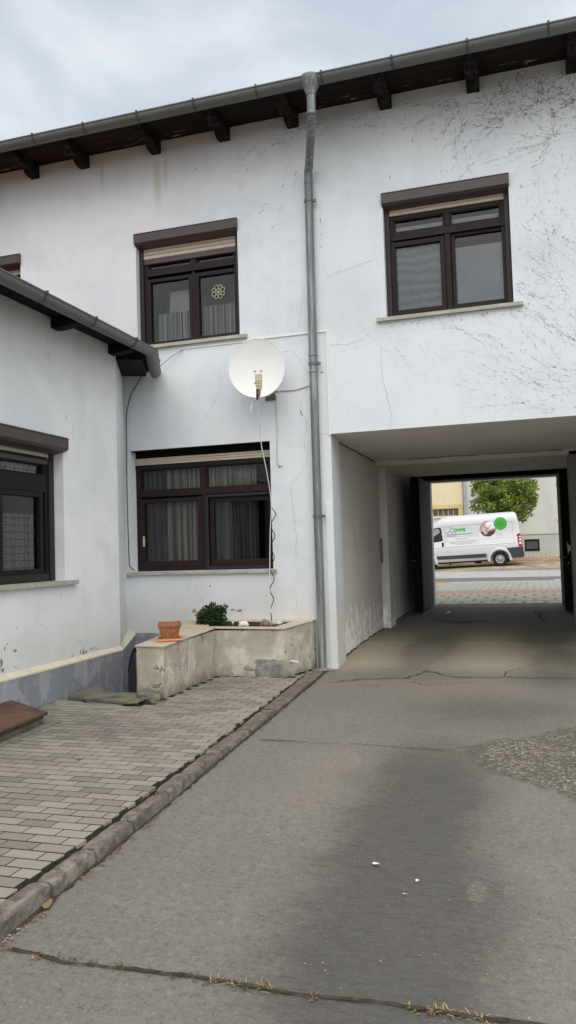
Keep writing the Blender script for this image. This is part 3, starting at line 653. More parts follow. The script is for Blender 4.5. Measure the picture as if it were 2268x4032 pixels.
# the two open gate leaves
def leaf(x0, x1, y0, y1, side):
    mb = MB()
    xi = x1 if side < 0 else x0
    mb.box(x0, x1, y0, y1, 0.205, 2.80)
    o = mb.build('gate_leaf', M['gatewood'] if side < 0 else M['gateblack'], house, bevel=0.006)
    m2 = MB(); m2.box(x0 - 0.004, x1 + 0.004, y0 - 0.06, y0 + 0.001, 0.20, 2.83); m2.build('end_post', M['gateblack'], o, bevel=0.008)
    m3 = MB()
    xf = x1 if side < 0 else x0
    m3.tube([(xf, y0 + 0.06, 1.18), (xf - side * 0.05, y0 + 0.06, 1.18), (xf - side * 0.05, y0 + 0.17, 1.18)], 0.011, 8); m3.build('handle', M['metal_dark'], o, smooth=True); m3 = MB(); m3.tube([((x0 + x1) / 2 - 0.03, y0 - 0.05, 1.18), ((x0 + x1) / 2 - 0.03, y0 - 0.1, 1.18), ((x0 + x1) / 2 - 0.12, y0 - 0.1, 1.18)], 0.011, 8)
    m3.build('handle', M['metal_dark'], o, smooth=True)
    return o
leaf(-2.21, -2.05, 15.26, 16.95, -1)
rl = leaf(0.525, 0.70, 15.26, 16.95, 1)
mb = MB(); mb.extr([(0.606, 15.19, 1.46), (0.628, 15.19, 1.40), (0.645, 15.19, 1.375), (0.680, 15.19, 1.425), (0.672, 15.19, 1.33), (0.640, 15.19, 1.28), (0.614, 15.19, 1.22)], (0, 0.009, 0)); mb.box(0.612, 0.622, 15.19, 15.199, 1.05, 1.085); mb.build('paint_patch', M['white_plastic'], rl)
mb = MB(); mb.box(XL + 0.001, XL + 0.03, 13.05 - 0.14, 13.05 - 0.07, 1.2, 1.6); mb.build('meter_flap', M['metal_dark'], house, bevel=0.004)
# plinth strip of the house wall (behind the planter) and pale skirting strip by the gateway
mb = MB(); mb.box(-5.25, -3.9, F - 0.02, F + 0.002, -0.6, 0.42); mb.build('plinth', M['plinth'], house, bevel=0.004)
mb = MB(); mb.box(-2.425, -2.335, F - 0.012, F + 0.002, -0.03, 2.02); mb.build('corner_board', M['white'], house, bevel=0.003)

# ---- roof, soffit, rafters
mb = MB()
ys = (8.73, 13.4, 18.2); zs = (7.05, 8.6, 7.05)
for k in range(2):
    n = 60
    for i in range(n):
        x0, x1 = lerp(-12.3, 5.3, i / n), lerp(-12.3, 5.3, (i + 1) / n)
        a = 0.012 if i % 2 else 0.0
        mb.extr([(x0, ys[k], zs[k] + a), (x0, ys[k + 1], zs[k + 1] + a), (x0, ys[k + 1], zs[k + 1] - 0.09), (x0, ys[k], zs[k] - 0.05)], (x1 - x0, 0, 0))
mb.build('roof', M['tile'], house)
mb = MB(); mb.box(-12.3, 5.3, 8.755, F + 0.05, 7.022, 7.034); mb.box(-12.3, 5.3, 8.745, 8.77, 6.98, 7.035); mb.build('soffit', M['soffit'], house)
for X in (-7.45, -6.525, -5.718, -4.616, -3.633, -2.692, -1.498, -0.441, 0.677, 1.75):
    mb = MB(); wd = 0.072
    pr = [(F + 0.05, 7.02), (F + 0.05, 6.845), (9.30, 6.843), (9.24, 6.862), (9.2, 6.90), (9.12, 6.915), (9.06, 6.88), (8.98, 6.872), (8.93, 6.90), (8.86, 6.905), (8.82, 6.935), (8.79, 6.94), (8.79, 7.02)]
    mb.extr([(X - wd, y, z + random.uniform(-0.008, 0.008)) for y, z in pr], (2 * wd + random.uniform(-0.01, 0.01), 0, 0))
    mb.build('rafter', M['rafter'], house, bevel=0.008)

# ---- gutter
def half_gutter(mb, pts, r, off_up=0.0, seg=12, lip=0.012):
    """pts: centre points of the top opening, 2-D path in plan at height z"""
    P = [Vector(p) for p in pts]; rows = []
    for i, p in enumerate(P):
        t = ((P[min(i + 1, len(P) - 1)] - p).normalized() + (p - P[max(i - 1, 0)]).normalized()).normalized()
        d0 = (P[min(i + 1, len(P) - 1)] - P[max(i - 1, 0)]) if 0 < i < len(P) - 1 else None
        side = Vector((t.y, -t.x, 0)); k = 1.0
        if d0 is not None:
            tt = (p - P[i - 1]).normalized(); k = 1 / max(0.5, t.dot(tt))
        row = []
        for j in range(seg + 1):
            a = PI * j / seg; row.append(p + side * (r * k * math.cos(a)) + Vector((0, 0, -r * math.sin(a))))
        for j in range(seg, -1, -1):
            a = PI * j / seg; row.append(p + side * ((r - 0.004) * k * math.cos(a)) + Vector((0, 0, -(r - 0.004) * math.sin(a))))
        row.append(row[0]); rows.append(row)
    mb.grid(rows)
    for sgn in (1,):
        mb.tube([p_[0] + Vector((0, 0, 0.004)) for p_ in rows], lip, 8)
mb = MB(); GYC, GZC, GR = 8.69, 6.985, 0.082
half_gutter(mb, [(-12.3, GYC, GZC), (5.3, GYC, GZC)], GR)
gut = mb.build('gutter', M['zinc'], house, smooth=True, fixn=False)
def band(parent, c, t, r, wd, mat, name, a0=0, a1=PI, lip=True):
    mb = MB(); c = Vector(c); t = Vector(t).normalized(); side = Vector((t.y, -t.x, 0)); rows = []
    for s_ in (-wd / 2, wd / 2):
        rows.append([c + t * s_ + side * (rr * math.cos(a)) + Vector((0, 0, -rr * math.sin(a))) for rr, a in [(r, lerp(a0, a1, j / 14)) for j in range(15)]])
    mb.grid(rows)
    if lip: mb.box(c.x + side.x * r - 0.012, c.x + side.x * r + 0.012, c.y + side.y * r - 0.012, c.y + side.y * r + 0.012, c.z - 0.01, c.z + 0.024)
    return mb.build(name, mat, parent, smooth=False, fixn=False)
for X in (-7.55, -6.78, -6.02, -5.264, -4.498, -3.726, -2.913, -2.106, -1.281, -0.445, 0.405, 1.2):
    band(gut, (X, GYC, GZC), (1, 0, 0), GR + 0.005, 0.026, M['bracket'], 'gutter_bracket')
for X in (-5.469, -4.749, -1.718): band(gut, (X, GYC, GZC), (1, 0, 0), GR + 0.0025, 0.012, M['metal_dark'], 'gutter_seam', lip=False)

# ---- downpipe
mb = MB(); pr = 0.052
top = (-2.255, GYC, 6.93)
pts = [(-2.255, GYC, 6.82), (-2.257, GYC + 0.003, 6.60), (-2.262, GYC + 0.02, 6.54), (-2.275, GYC + 0.06, 6.50), (-2.455, 9.25, 6.25), (-2.485, 9.315, 6.20), (-2.492, 9.333, 6.12), (-2.500, 9.333, 5.0), (-2.508, 9.333, 3.0), (-2.513, 9.333, 0.0)]
mb.tube(pts, pr, 18)
dp = mb.build('downpipe', M['zinc_pipe'], house, smooth=True)
mb = MB(); mb.tube([(-2.255, GYC, 7.0), (-2.255, GYC, 6.965), (-2.255, GYC, 6.90), (-2.255, GYC, 6.82), (-2.255, GYC, 6.79)], [0.128, 0.126, 0.098, 0.062, 0.059], 20)
mb.build('pipe_funnel', M['zinc_pipe'], dp, smooth=True)
for (X, Y, Z) in ((-2.496, 9.333, 5.83), (-2.505, 9.333, 3.76), (-2.511, 9.333, 1.86)):
    mb = MB(); mb.tube([(X, Y, Z + 0.018), (X, Y, Z - 0.018)], pr + 0.008, 18); mb.box(X + 0.052, X + 0.092, Y - 0.014, Y + 0.014, Z - 0.016, Z + 0.016); mb.tube([(X, Y, Z), (X, F + 0.01, Z)], 0.008, 6)
    mb.build('pipe_clamp', M['metal_dark'], dp, smooth=True)
for (X, Y, Z) in ((-2.494, 9.333, 6.06), (-2.504, 9.333, 3.87), (-2.5055, 9.333, 3.66), (-2.2575, GYC, 6.57)):
    mb = MB(); mb.tube([(X, Y, Z + 0.02), (X, Y, Z + 0.012), (X, Y, Z - 0.012), (X, Y, Z - 0.02)], [pr + 0.001, pr + 0.006, pr + 0.006, pr + 0.001], 18); mb.build('pipe_joint', M['zinc_pipe'], dp, smooth=True)

# ---- upper right window
def upper_window(W, spec):
    u0, u1, v0, v1 = W; mp = fac_map
    mb = WB(mp)
    mb.ring(u0 + 0.055, u1 - 0.055, v0 + 0.03, 5.545, 0.05, 0.125, 0.20)
    mb.b(u0 + 0.105, u1 - 0.105, 5.255, 5.335, 0.118, 0.20)                    # transom
    for s_ in spec.get('mull', []): mb.b(*s_)
    fr = mb.build('window', M[spec.get('frame', 'frame')], house, bevel=0.005)
    for (a, b) in ((u0 + 0.004, u0 + 0.062), (u1 - 0.062, u1 - 0.004)):
        r_ = WB(mp); r_.b(a, b, v0 + 0.012, 5.62, 0.085, 0.15); r_.build('guide_rail', M['rail'], fr, bevel=0.004)
    shutter_box(fr, mp, u0 - 0.008, u1 + 0.008, 5.635, 5.795, spec.get('proj', 0.045))
    slats(fr, mp, u0 + 0.06, u1 - 0.06, spec.get('slat0', 5.546), 5.64, 0.105, spec.get('nsl', 2))
    sill(fr, mp, u0 - 0.115, u1 + 0.105, 4.248)
    room(fr, mp, u0 + 0.01, u1 - 0.01, v0 + 0.01, 5.62, 0.30, 1.3)
    return fr
wr = upper_window(W_R, dict(mull=[(-0.85, -0.79, 5.34, 5.50, 0.122, 0.2), (-0.855, -0.79, 4.29, 5.27, 0.12, 0.2)]))
def sash(parent, mp, u0, u1, v0, v1, t, w0=0.135, w1=0.19, mat='frame', gl='glass', tb=None):
    mb = WB(mp); mb.ring(u0, u1, v0, v1, t, w0, w1, tb); o = mb.build('sash', M[mat], parent, bevel=0.004)
    pane(parent, mp, u0 + t, u1 - t, v0 + (tb or t), v1 - t, (w0 + w1) / 2 + 0.01, gl); return o
sash(wr, fac_map, -1.475, -0.852, 5.33, 5.505, 0.022); sash(wr, fac_map, -0.788, -0.19, 5.33, 5.505, 0.022)
sash(wr, fac_map, -1.52, -0.86, 4.29, 5.22, 0.058, 0.128, 0.19, tb=0.075); sash(wr, fac_map, -0.785, -0.14, 4.29, 5.24, 0.045, 0.15, 0.2, tb=0.075)
mb = WB(fac_map); mb.b(-1.52, -0.14, 5.235, 5.262, 0.112, 0.16); mb.build('transom_bead', M['frame_dark'], wr, bevel=0.003)
curtain(wr, fac_map, -1.50, -0.88, 4.28, 5.20, 0.205, M['net'], 'net_curtain', 0.006, 0.09)
mb = WB(fac_map); mb.b(-0.76, -0.12, 4.28, 5.07, 0.202, 0.206); mb.build('window_blind', M['screen'], wr)
mb = WB(fac_map); mb.b(-1.5, -0.86, 5.33, 5.425, 0.205, 0.209); mb.b(-0.78, -0.12, 5.33, 5.43, 0.205, 0.209); mb.build('transom_blind', M['screen'], wr)
# ---- upper left window
wu = upper_window(W_U, dict(slat0=5.475, nsl=3, proj=0.05, mull=[(-4.215, -4.15, 5.33, 5.45, 0.122, 0.2), (-4.205, -4.165, 4.29, 5.27, 0.13, 0.2)]))
mb = WB(fac_map); mb.b(-4.905, -3.55, 5.405, 5.475, 0.11, 0.2); mb.build('head_bar', M['brown_alu'], wu, bevel=0.004)
sash(wu, fac_map, -4.86, -4.216, 5.32, 5.41, 0.018); sash(wu, fac_map, -4.148, -3.58, 5.32, 5.41, 0.018)
sash(wu, fac_map, -4.87, -4.205, 4.285, 5.20, 0.048, 0.128, 0.19, 'frame', 'glass'); sash(wu, fac_map, -4.165, -3.50, 4.285, 5.20, 0.055, 0.128, 0.19, 'frame', 'glass')
mb = WB(fac_map); mb.b(-4.86, -3.55, 5.235, 5.262, 0.112, 0.16); mb.build('transom_bead', M['frame_dark'], wu, bevel=0.003)
curtain(wu, fac_map, -4.80, -4.22, 4.30, 4.76, 0.30, M['curtain_grey'], pitch=0.028, amp=0.01); curtain(wu, fac_map, -4.12, -3.50, 4.30, 4.79, 0.30, M['curtain_grey'], pitch=0.03, amp=0.014)
curtain(wu, fac_map, -3.70, -3.48, 4.30, 5.22, 0.36, M['curtain_grey'], pitch=0.05, amp=0.012)
# open inner casement standing behind the left sash, its sky reflection painted as a flat grey sheet
mb = WB(fac_map); mb.extr([fac_map(-4.74, 4.33, 0.34), fac_map(-4.70, 4.33, 0.34), fac_map(-4.62, 5.12, 0.34), fac_map(-4.66, 5.12, 0.34)], (0, 0.03, 0)); mb.build('inner_casement', M['frame'], wu)
mb = MB(); mb.quad(fac_map(-4.70, 4.33, 0.35), fac_map(-4.20, 4.33, 0.35), fac_map(-4.20, 5.07, 0.35), fac_map(-4.625, 5.07, 0.35)); mb.build('casement_reflection', M['screen'], wu, fixn=False)
# far left window, only its shutter box shows over the lower roof
wf = upper_window(W_F, dict(mull=[(-7.6, -7.5, 4.29, 5.27, 0.12, 0.2)]))
sash(wf, fac_map, -8.15, -7.6, 4.29, 5.22, 0.05); sash(wf, fac_map, -7.5, -6.9, 4.29, 5.22, 0.05); curtain(wf, fac_map, -8.1, -6.9, 4.3, 5.2, 0.3, M['curtain_grey'])
# ---- ground floor window
mp = fac_map
mb = WB(mp); u0, u1, v0, v1 = W_L
mb.ring(u0 + 0.004, u1 - 0.004, v0 + 0.004, 2.66, 0.062, 0.15, 0.24)
mb.b(u0 + 0.066, u1 - 0.066, 2.225, 2.305, 0.145, 0.24); mb.b(-4.16, -4.095, 2.30, 2.6, 0.15, 0.24); mb.b(-4.155, -4.085, 1.28, 2.23, 0.15, 0.24)
wl = mb.build('window', M['frame_red'], house, bevel=0.005)
mb = WB(mp); mb.b(u0 + 0.004, u1 - 0.004, 2.605, 2.665, 0.138, 0.2); mb.build('head_bar', M['frame_dark'], wl, bevel=0.004)
mb = WB(mp); mb.b(u0 + 0.002, u1 - 0.002, 2.755, 2.849, 0.155, 0.29); mb.b(u0 + 0.002, u1 - 0.002, 2.842, 2.8495, 0.03, 0.29); mb.build('shutter_slot', M['black'], wl)
slats(wl, mp, u0 + 0.006, u1 - 0.006, 2.662, 2.757, 0.14, 3)
sash(wl, mp, -5.06, -4.16, 2.305, 2.605, 0.018, 0.165, 0.21, 'frame_red'); sash(wl, mp, -4.095, -3.19, 2.305, 2.605, 0.018, 0.165, 0.21, 'frame_red')
sash(wl, mp, -5.05, -4.155, 1.29, 2.20, 0.055, 0.142, 0.20, 'frame_red', tb=0.07); sash(wl, mp, -4.05, -3.17, 1.29, 2.17, 0.06, 0.165, 0.21, 'frame_red', 'glass_dim', tb=0.07)
mb = WB(mp); mb.ring(-4.088, -3.135, 1.236, 2.215, 0.034, 0.118, 0.15); mb.build('fly_screen_frame', M['frame_blue'], wl, bevel=0.003)
mb = WB(mp); mb.b(-5.02, -4.995, 1.56, 1.70, 0.125, 0.15); mb.build('window_catch', M['mortar_bar'], wl, bevel=0.006)
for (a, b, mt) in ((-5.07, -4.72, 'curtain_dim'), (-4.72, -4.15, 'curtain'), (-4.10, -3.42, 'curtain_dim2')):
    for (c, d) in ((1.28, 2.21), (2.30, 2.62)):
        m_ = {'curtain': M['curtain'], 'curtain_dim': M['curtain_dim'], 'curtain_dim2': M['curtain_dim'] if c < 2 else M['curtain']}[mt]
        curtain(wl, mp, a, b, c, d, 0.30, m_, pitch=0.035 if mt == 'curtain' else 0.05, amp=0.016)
sill(wl, mp, -5.18, -3.085, 1.222, 0.04, 0.045)
room(wl, mp, u0 + 0.01, u1 - 0.01, v0 + 0.01, 2.84, 0.30, 1.5)

# gold lace star hung in the upper left window
orn = MB(); c0 = Vector((-3.84, F + 0.158, 4.915))
for k in range(8):
    a = k * PI / 4 + PI / 8; d = Vector((math.cos(a), 0, math.sin(a))); e_ = Vector((-d.z, 0, d.x)); cc = c0 + d * 0.068
    ring = []
    for j in range(13):
        b = 2 * PI * j / 12; rr = 0.024 if k % 2 else 0.027
        ring.append(cc + d * rr * 1.15 * math.cos(b) + e_ * rr * math.sin(b))
    orn.tube(ring, 0.0062, 5, cap=False); orn.tube([c0, c0 + d * 0.044], 0.004, 5)
tag(orn.build('window_ornament', M['gold'], None), 'cream lace star hanging in the upper floor window above the satellite dish', 'window ornament')

# ---- white cable duct on the facade
mb = MB(); mb.box(-3.40, -2.325, F - 0.014, F, 4.165, 4.187); mb.box(-2.347, -2.325, F - 0.018, F + 0.001, 2.86, 4.164)
mb.box(-4.34, -3.40, F - 0.012, F, 4.150, 4.168)
mb.build('cable_duct', M['white_plastic'], house, bevel=0.002)

# ---- hairline cracks
cracks = [[(-2.933, 3.978), (-2.805, 3.972), (-2.76, 3.926), (-2.705, 3.848), (-2.656, 3.77), (-2.612, 3.70), (-2.587, 3.607)],
 [(-2.616, 3.477), (-2.644, 3.424), (-2.699, 3.334), (-2.709, 3.207), (-2.693, 3.151), (-2.639, 3.069), (-2.628, 2.979), (-2.675, 2.828), (-2.667, 2.728), (-2.653, 2.639), (-2.634, 2.572), (-2.692, 2.487), (-2.753, 2.381), (-2.852, 2.309), (-2.867, 2.117), (-2.836, 1.841), (-2.817, 1.641), (-2.827, 1.319)],
 [(-2.632, 2.936), (-2.587, 2.916)], [(-2.474, 2.885), (-2.356, 2.882)],
 [(-4.164, 1.18), (-4.187, 1.069), (-4.185, 0.915), (-4.076, 0.798), (-4.01, 0.76)], [(-2.837, 0.902), (-2.834, 0.75), (-2.807, 0.613)],
 [(-2.30, 4.867), (-2.041, 4.921), (-1.663, 5.005)], [(-2.314, 3.993), (-2.074, 3.974), (-1.897, 4.017), (-1.807, 4.082)],
 [(-1.669, 3.82), (-1.645, 3.475), (-1.603, 3.276), (-1.562, 3.077), (-1.581, 2.885)], [(-3.769, 3.857), (-3.792, 3.546), (-3.894, 3.372), (-3.997, 3.197)],
 [(-2.62, 4.8), (-2.66, 4.45), (-2.7, 4.25)], [(-2.35, 5.0), (-2.31, 4.9)]]
mb = MB()
for c in cracks: strip(mb, [(x, F, z) for x, z in c], 0.0055, (0, -1, 0), None, 0.008)
mb.build('plaster_cracks', M['hair'], house, fixn=False)
# chips where plaster is gone
mb = MB()
def chip(mb, c, u, v, n, r, pts=9):
    c = Vector(c); u = Vector(u); v = Vector(v); n = Vector(n)
    ph = [random.uniform(0.5, 1.15) for _ in range(pts)]
    mb.add([c + n * 0.0025 + (u * math.cos(2 * PI * k / pts) * r[0] + v * math.sin(2 * PI * k / pts) * r[1]) * ph[k] for k in range(pts)], [tuple(range(pts))])
for (x, z, a, b) in ((-4.23, 0.70, 0.03, 0.035), (-3.60, 0.70, 0.05, 0.02), (-3.69, 0.715, 0.03, 0.015), (-2.705, 3.19, 0.010, 0.03), (-2.69, 3.15, 0.012, 0.02), (-3.0, 2.51, 0.03, 0.015), (-3.01, 3.0, 0.004, 0.006), (-3.03, 2.83, 0.006, 0.006), (-2.41, 3.66, 0.02, 0.014), (-4.29, 0.99, 0.01, 0.012), (-4.0, 1.02, 0.02, 0.012), (-5.11, 6.72, 0.01, 0.008), (-4.05, 6.55, 0.012, 0.012), (-3.6, 6.35, 0.008, 0.008)):
    chip(mb, (x, F, z), (1, 0, 0), (0, 0, 1), (0, -1, 0), (a, b))
for i in range(26):                                      # dirty nibbles below the right window sill
    chip(mb, (random.uniform(-1.65, 0.0), F, random.uniform(4.12, 4.2)), (1, 0, 0), (0, 0, 1), (0, -1, 0), (random.uniform(0.005, 0.016), random.uniform(0.004, 0.01)), 6)
mb.build('plaster_chips', M['chip'], house, fixn=False)

# ---- traces of ivy that has been pulled off the wall
def dash(mb, x, z, a, l, wd):
    y = F - 0.0028; n = 3 if l < 0.035 else 5; k = random.uniform(-0.5, 0.5); L_, R_ = [], []
    for i in range(n):
        t = i / (n - 1) - 0.5; aa = a + k * t; off = k * l * (0.25 - t * t) * 0.8
        px = x + math.cos(a) * t * l - math.sin(a) * off; pz = z + math.sin(a) * t * l + math.cos(a) * off
        h = wd * 0.62 * random.uniform(0.35, 1.3) * (0.6 if i in (0, n - 1) else 1.0) / 2
        L_.append((px - math.sin(aa) * h, y, pz + math.cos(aa) * h)); R_.append((px + math.sin(aa) * h, y, pz - math.cos(aa) * h))
    mb.grid([L_, R_])
def blocked(x, z):
    if z > 6.99 or x > 2.2 or x < -6.5: return True
    for W in (W_R, W_U):
        if W[0] - 0.03 < x < W[1] + 0.03 and W[2] - 0.06 < z < 5.83: return True
    if z < 2.93 and x > -2.4: return True
    return False
dk, pl = MB(), MB()
def vine(x, z, a, n, curl, keep, dark, step=0.045, wob=0.3, lmul=1.0, stem=0.0):
    """one vanished shoot: clusters of rootlets left along its path, with gaps"""
    on = random.random() < keep
    for i in range(n):
        x += math.cos(a) * step; z += math.sin(a) * step; a += curl + random.gauss(0, 0.05)
        if random.random() < 0.22: on = random.random() < keep
        if blocked(x, z): continue
        pd = dark(x, z) if callable(dark) else dark
        mb = dk if random.random() < pd else pl
        if stem and random.random() < stem: dash(mb, x, z, a, step * 1.2, random.uniform(0.003, 0.0055))
        if not on or random.random() > 0.8: continue
        big = random.random() < 0.12
        dash(mb, x + random.gauss(0, 0.014), z + random.gauss(0, 0.014), a + random.gauss(0, wob), random.uniform(0.015, 0.055) * lmul * (1.3 if big else 1), random.uniform(0.005, 0.011) * (1.8 if big else 1))
        if random.random() < 0.35: dash(mb, x + random.gauss(0, 0.022), z + random.gauss(0, 0.022), a + random.gauss(0, 0.7), random.uniform(0.010, 0.025), random.uniform(0.006, 0.014))
DK = lambda x, z: 0.85 if z > 6.4 else max(0.04, 0.04 + (z - 5.75) * 1.2) if z > 5.75 else 0.04
# fans hanging from under the eaves on the right: shoots spread from a few roots
for (rx, rz_, a0, a1, k) in ((0.30, 6.55, 0.3, 3.3, 26), (-0.05, 6.45, 1.2, 4.2, 20), (0.75, 6.5, 0.8, 3.9, 24), (1.3, 6.4, 0.9, 4.0, 22), (0.45, 6.1, 1.5, 4.4, 18), (-0.55, 6.75, 2.6, 5.0, 14)):
    for i in range(k):
        a = lerp(a0, a1, i / k) + random.uniform(-0.1, 0.1); vine(rx + math.cos(a) * 0.05, rz_, a, random.randint(8, 22), random.choice((-1, 1)) * random.uniform(0.01, 0.06), 0.55, DK, lmul=1.25, stem=0.5)
for i in range(46): vine(random.uniform(-0.4, 1.6), random.uniform(6.5, 6.98), random.uniform(2.6, 5.4), random.randint(6, 20), random.uniform(-0.05, 0.05), 0.6, DK, lmul=1.15)
for i in range(26): vine(random.uniform(-1.6, 0.1), random.uniform(6.72, 6.98), random.uniform(3.0, 4.6), random.randint(6, 16), random.uniform(-0.05, 0.05), 0.5, DK)
for i in range(18): vine(random.uniform(-2.35, -1.4), random.uniform(6.70, 6.93), PI + random.uniform(-0.2, 0.2), random.randint(5, 16), 0.01, 0.75, 0.95, wob=0.4)
for i in range(90): vine(random.uniform(-0.05, 1.7), random.uniform(4.4, 6.6), random.uniform(3.8, 5.2), random.randint(8, 30), random.uniform(-0.03, 0.03), 0.5, DK)
for i in range(12): vine(random.uniform(-1.5, -0.1), random.uniform(5.95, 6.6), random.uniform(3.6, 5.0), random.randint(4, 10), random.uniform(-0.03, 0.03), 0.35, 0.35)
# sweeping arcs in the lower right, running up to the left
for i in range(84):
    vine(lerp(0.0, 2.1, random.random()), lerp(2.95, 4.5, random.random()), PI - 0.95 + random.uniform(-0.2, 0.2), random.randint(10, 34), random.uniform(0.004, 0.03), 0.5, 0.02, lmul=1.2, stem=0.4)
for i in range(44): vine(random.uniform(-1.6, 0.2), random.uniform(3.2, 4.15), PI - 0.8 + random.uniform(-0.3, 0.3), random.randint(6, 22), random.uniform(-0.01, 0.03), 0.42, 0.02)
for i in range(24): vine(random.uniform(0.1, 1.2), random.uniform(2.96, 3.35), PI + random.uniform(-0.35, 0.1), random.randint(10, 24), random.uniform(-0.02, 0.01), 0.6, 0.05, stem=0.2)
# around the downpipe and the small fan left of it
for i in range(5): vine(-2.45 + random.uniform(0, 0.10), random.uniform(5.3, 6.7), -PI / 2 + random.uniform(-0.2, 0.2), 14, 0, 0.42, 0.75)
for i in range(13): vine(-3.42 + 0.02 * i * 0.3, 5.70 + 0.07 * i, random.choice((PI / 2 + 1.0, PI / 2 - 1.0)) + random.uniform(-0.3, 0.3), random.randint(3, 9), 0.02, 0.6, 0.15)
for i in range(8): vine(-3.36 + random.uniform(-0.02, 0.02), 6.62 - 0.055 * i, random.choice((0.3, PI - 0.3)) + random.uniform(-0.2, 0.2), 3, 0, 0.9, 0.75)
for i in range(10): vine(random.uniform(-3.3, -2.7), random.uniform(6.55, 6.9), random.uniform(2.4, 4.4), random.randint(3, 7), 0.03, 0.75, 0.9, stem=0.3)
for i in range(9): vine(-2.72 + random.uniform(-0.1, 0.06), 6.8 - 0.1 * i, -PI / 2 - 0.25 + random.uniform(-0.3, 0.3), 6, -0.02, 0.7, 0.6)
for i in range(12): vine(random.uniform(-3.2, -2.6), random.uniform(5.9, 6.8), random.uniform(3.5, 4.6), random.randint(3, 9), 0.02, 0.5, 0.5)
for i in range(16): vine(random.uniform(-3.3, -2.6), random.uniform(4.3, 5.7), random.uniform(3.5, 4.8), random.randint(4, 10), 0.02, 0.4, 0.0)
for mb_, mt_, lb_ in ((dk, 'ivy_dark', 'dark brown remains of torn-off ivy under the eaves'), (pl, 'ivy_pale', 'faint grey remains of torn-off ivy low on the wall')):
    o_ = mb_.build('ivy_traces', M[mt_], house, fixn=False); o_['kind'] = 'stuff'; o_['label'] = lb_

# ================================================================= SIDE WING
wing = thing('side_wing', 'low white rendered side wing with blue-grey plinth, sloping gutter and lace-curtained window', 'house', (-4.7, 7.0, 0))
CA, CB = (-4.7, 8.31), (-5.2, F)                       # splayed corner
W_W = (5.2, 7.18, 1.205, 2.60)
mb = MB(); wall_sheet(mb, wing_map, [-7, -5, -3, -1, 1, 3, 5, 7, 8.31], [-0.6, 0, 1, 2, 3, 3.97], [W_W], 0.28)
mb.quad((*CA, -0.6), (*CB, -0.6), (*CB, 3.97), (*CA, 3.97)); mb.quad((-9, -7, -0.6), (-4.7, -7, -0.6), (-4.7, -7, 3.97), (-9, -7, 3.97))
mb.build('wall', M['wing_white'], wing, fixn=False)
def offs(p, q, d):
    t = (Vector(q) - Vector(p)).normalized(); return Vector((t.y, -t.x)) * d
mb = MB(); o1 = 0.038; nC = Vector((CB[1] - CA[1], -(CB[0] - CA[0]))).normalized()
plA = (-4.7 + o1, -7.0); plB = (-4.7 + o1, 8.29); plC = (-5.085, F)
poly = [plA, plB, plC, (CB[0] - 0.05, CB[1]), (-4.75, 8.30), (-4.75, -7.0)]
mb.prism(poly, -0.6, [0.345, 0.345, 0.41, 0.41, 0.345, 0.345]); mb.build('plinth', M['plinth'], wing, bevel=0.003)
mb = MB()
def ledge(p, q, z0, z1, nrm):
    P, Q = Vector((*p, z0)), Vector((*q, z1)); n = Vector((*nrm, 0))
    mb.add([P + n * 0.028, Q + n * 0.028, Q + n * 0.028 + Vector((0, 0, 0.012)), P + n * 0.028 + Vector((0, 0, 0.012)), P - n * 0.004 + Vector((0, 0, 0.05)), Q - n * 0.004 + Vector((0, 0, 0.05))], [(0, 1, 2, 3), (3, 2, 5, 4), (0, 4, 5, 1)])
mb.add([(plA[0] + 0.004, -7, 0.346), (plB[0] + 0.004, plB[1], 0.346), (plC[0] + 0.006, plC[1], 0.411), (CB[0] - 0.005, CB[1], 0.455), (-4.705, CA[1], 0.392), (-4.705, -7, 0.392)], [(0, 1, 4, 5), (1, 2, 3, 4)])
mb.add([(plA[0] + 0.004, -7, 0.346), (plB[0] + 0.004, plB[1], 0.346), (plC[0] + 0.006, plC[1], 0.411), (plC[0] + 0.006, plC[1], 0.395), (plB[0] + 0.004, plB[1], 0.33), (plA[0] + 0.004, -7, 0.33)], [(0, 1, 4, 5), (1, 2, 3, 4)])
mb.build('plinth_ledge', M['cream_edge'], wing, fixn=False)
# arched niche in the splayed corner
t = (Vector(CB) - Vector(CA)).normalized(); pv = Vector(plC) - Vector(plB); pn_ = Vector((pv.y, -pv.x)).normalized()
shape = [(0.34, -0.58), (0.34, 0.02), (0.38, 0.075), (0.45, 0.125), (0.55, 0.175), (0.66, 0.215), (0.76, 0.235), (0.84, 0.235), (0.90, 0.215), (0.935, 0.18), (0.935, -0.58)]
mb = MB(); P = [Vector((plB[0] + pv.x * k + pn_.x * 0.003, plB[1] + pv.y * k + pn_.y * 0.003, z)) for k, z in shape]; mb.add(P, [tuple(range(len(P)))])
mb.build('cellar_niche', M['niche'], wing, fixn=False)
mb = MB(); mb.tube([p + Vector((pn_.x, pn_.y, 0)) * 0.003 for p in P[1:-1]], 0.012, 6); mb.build('niche_edge', M['niche_rim'], wing, smooth=True)
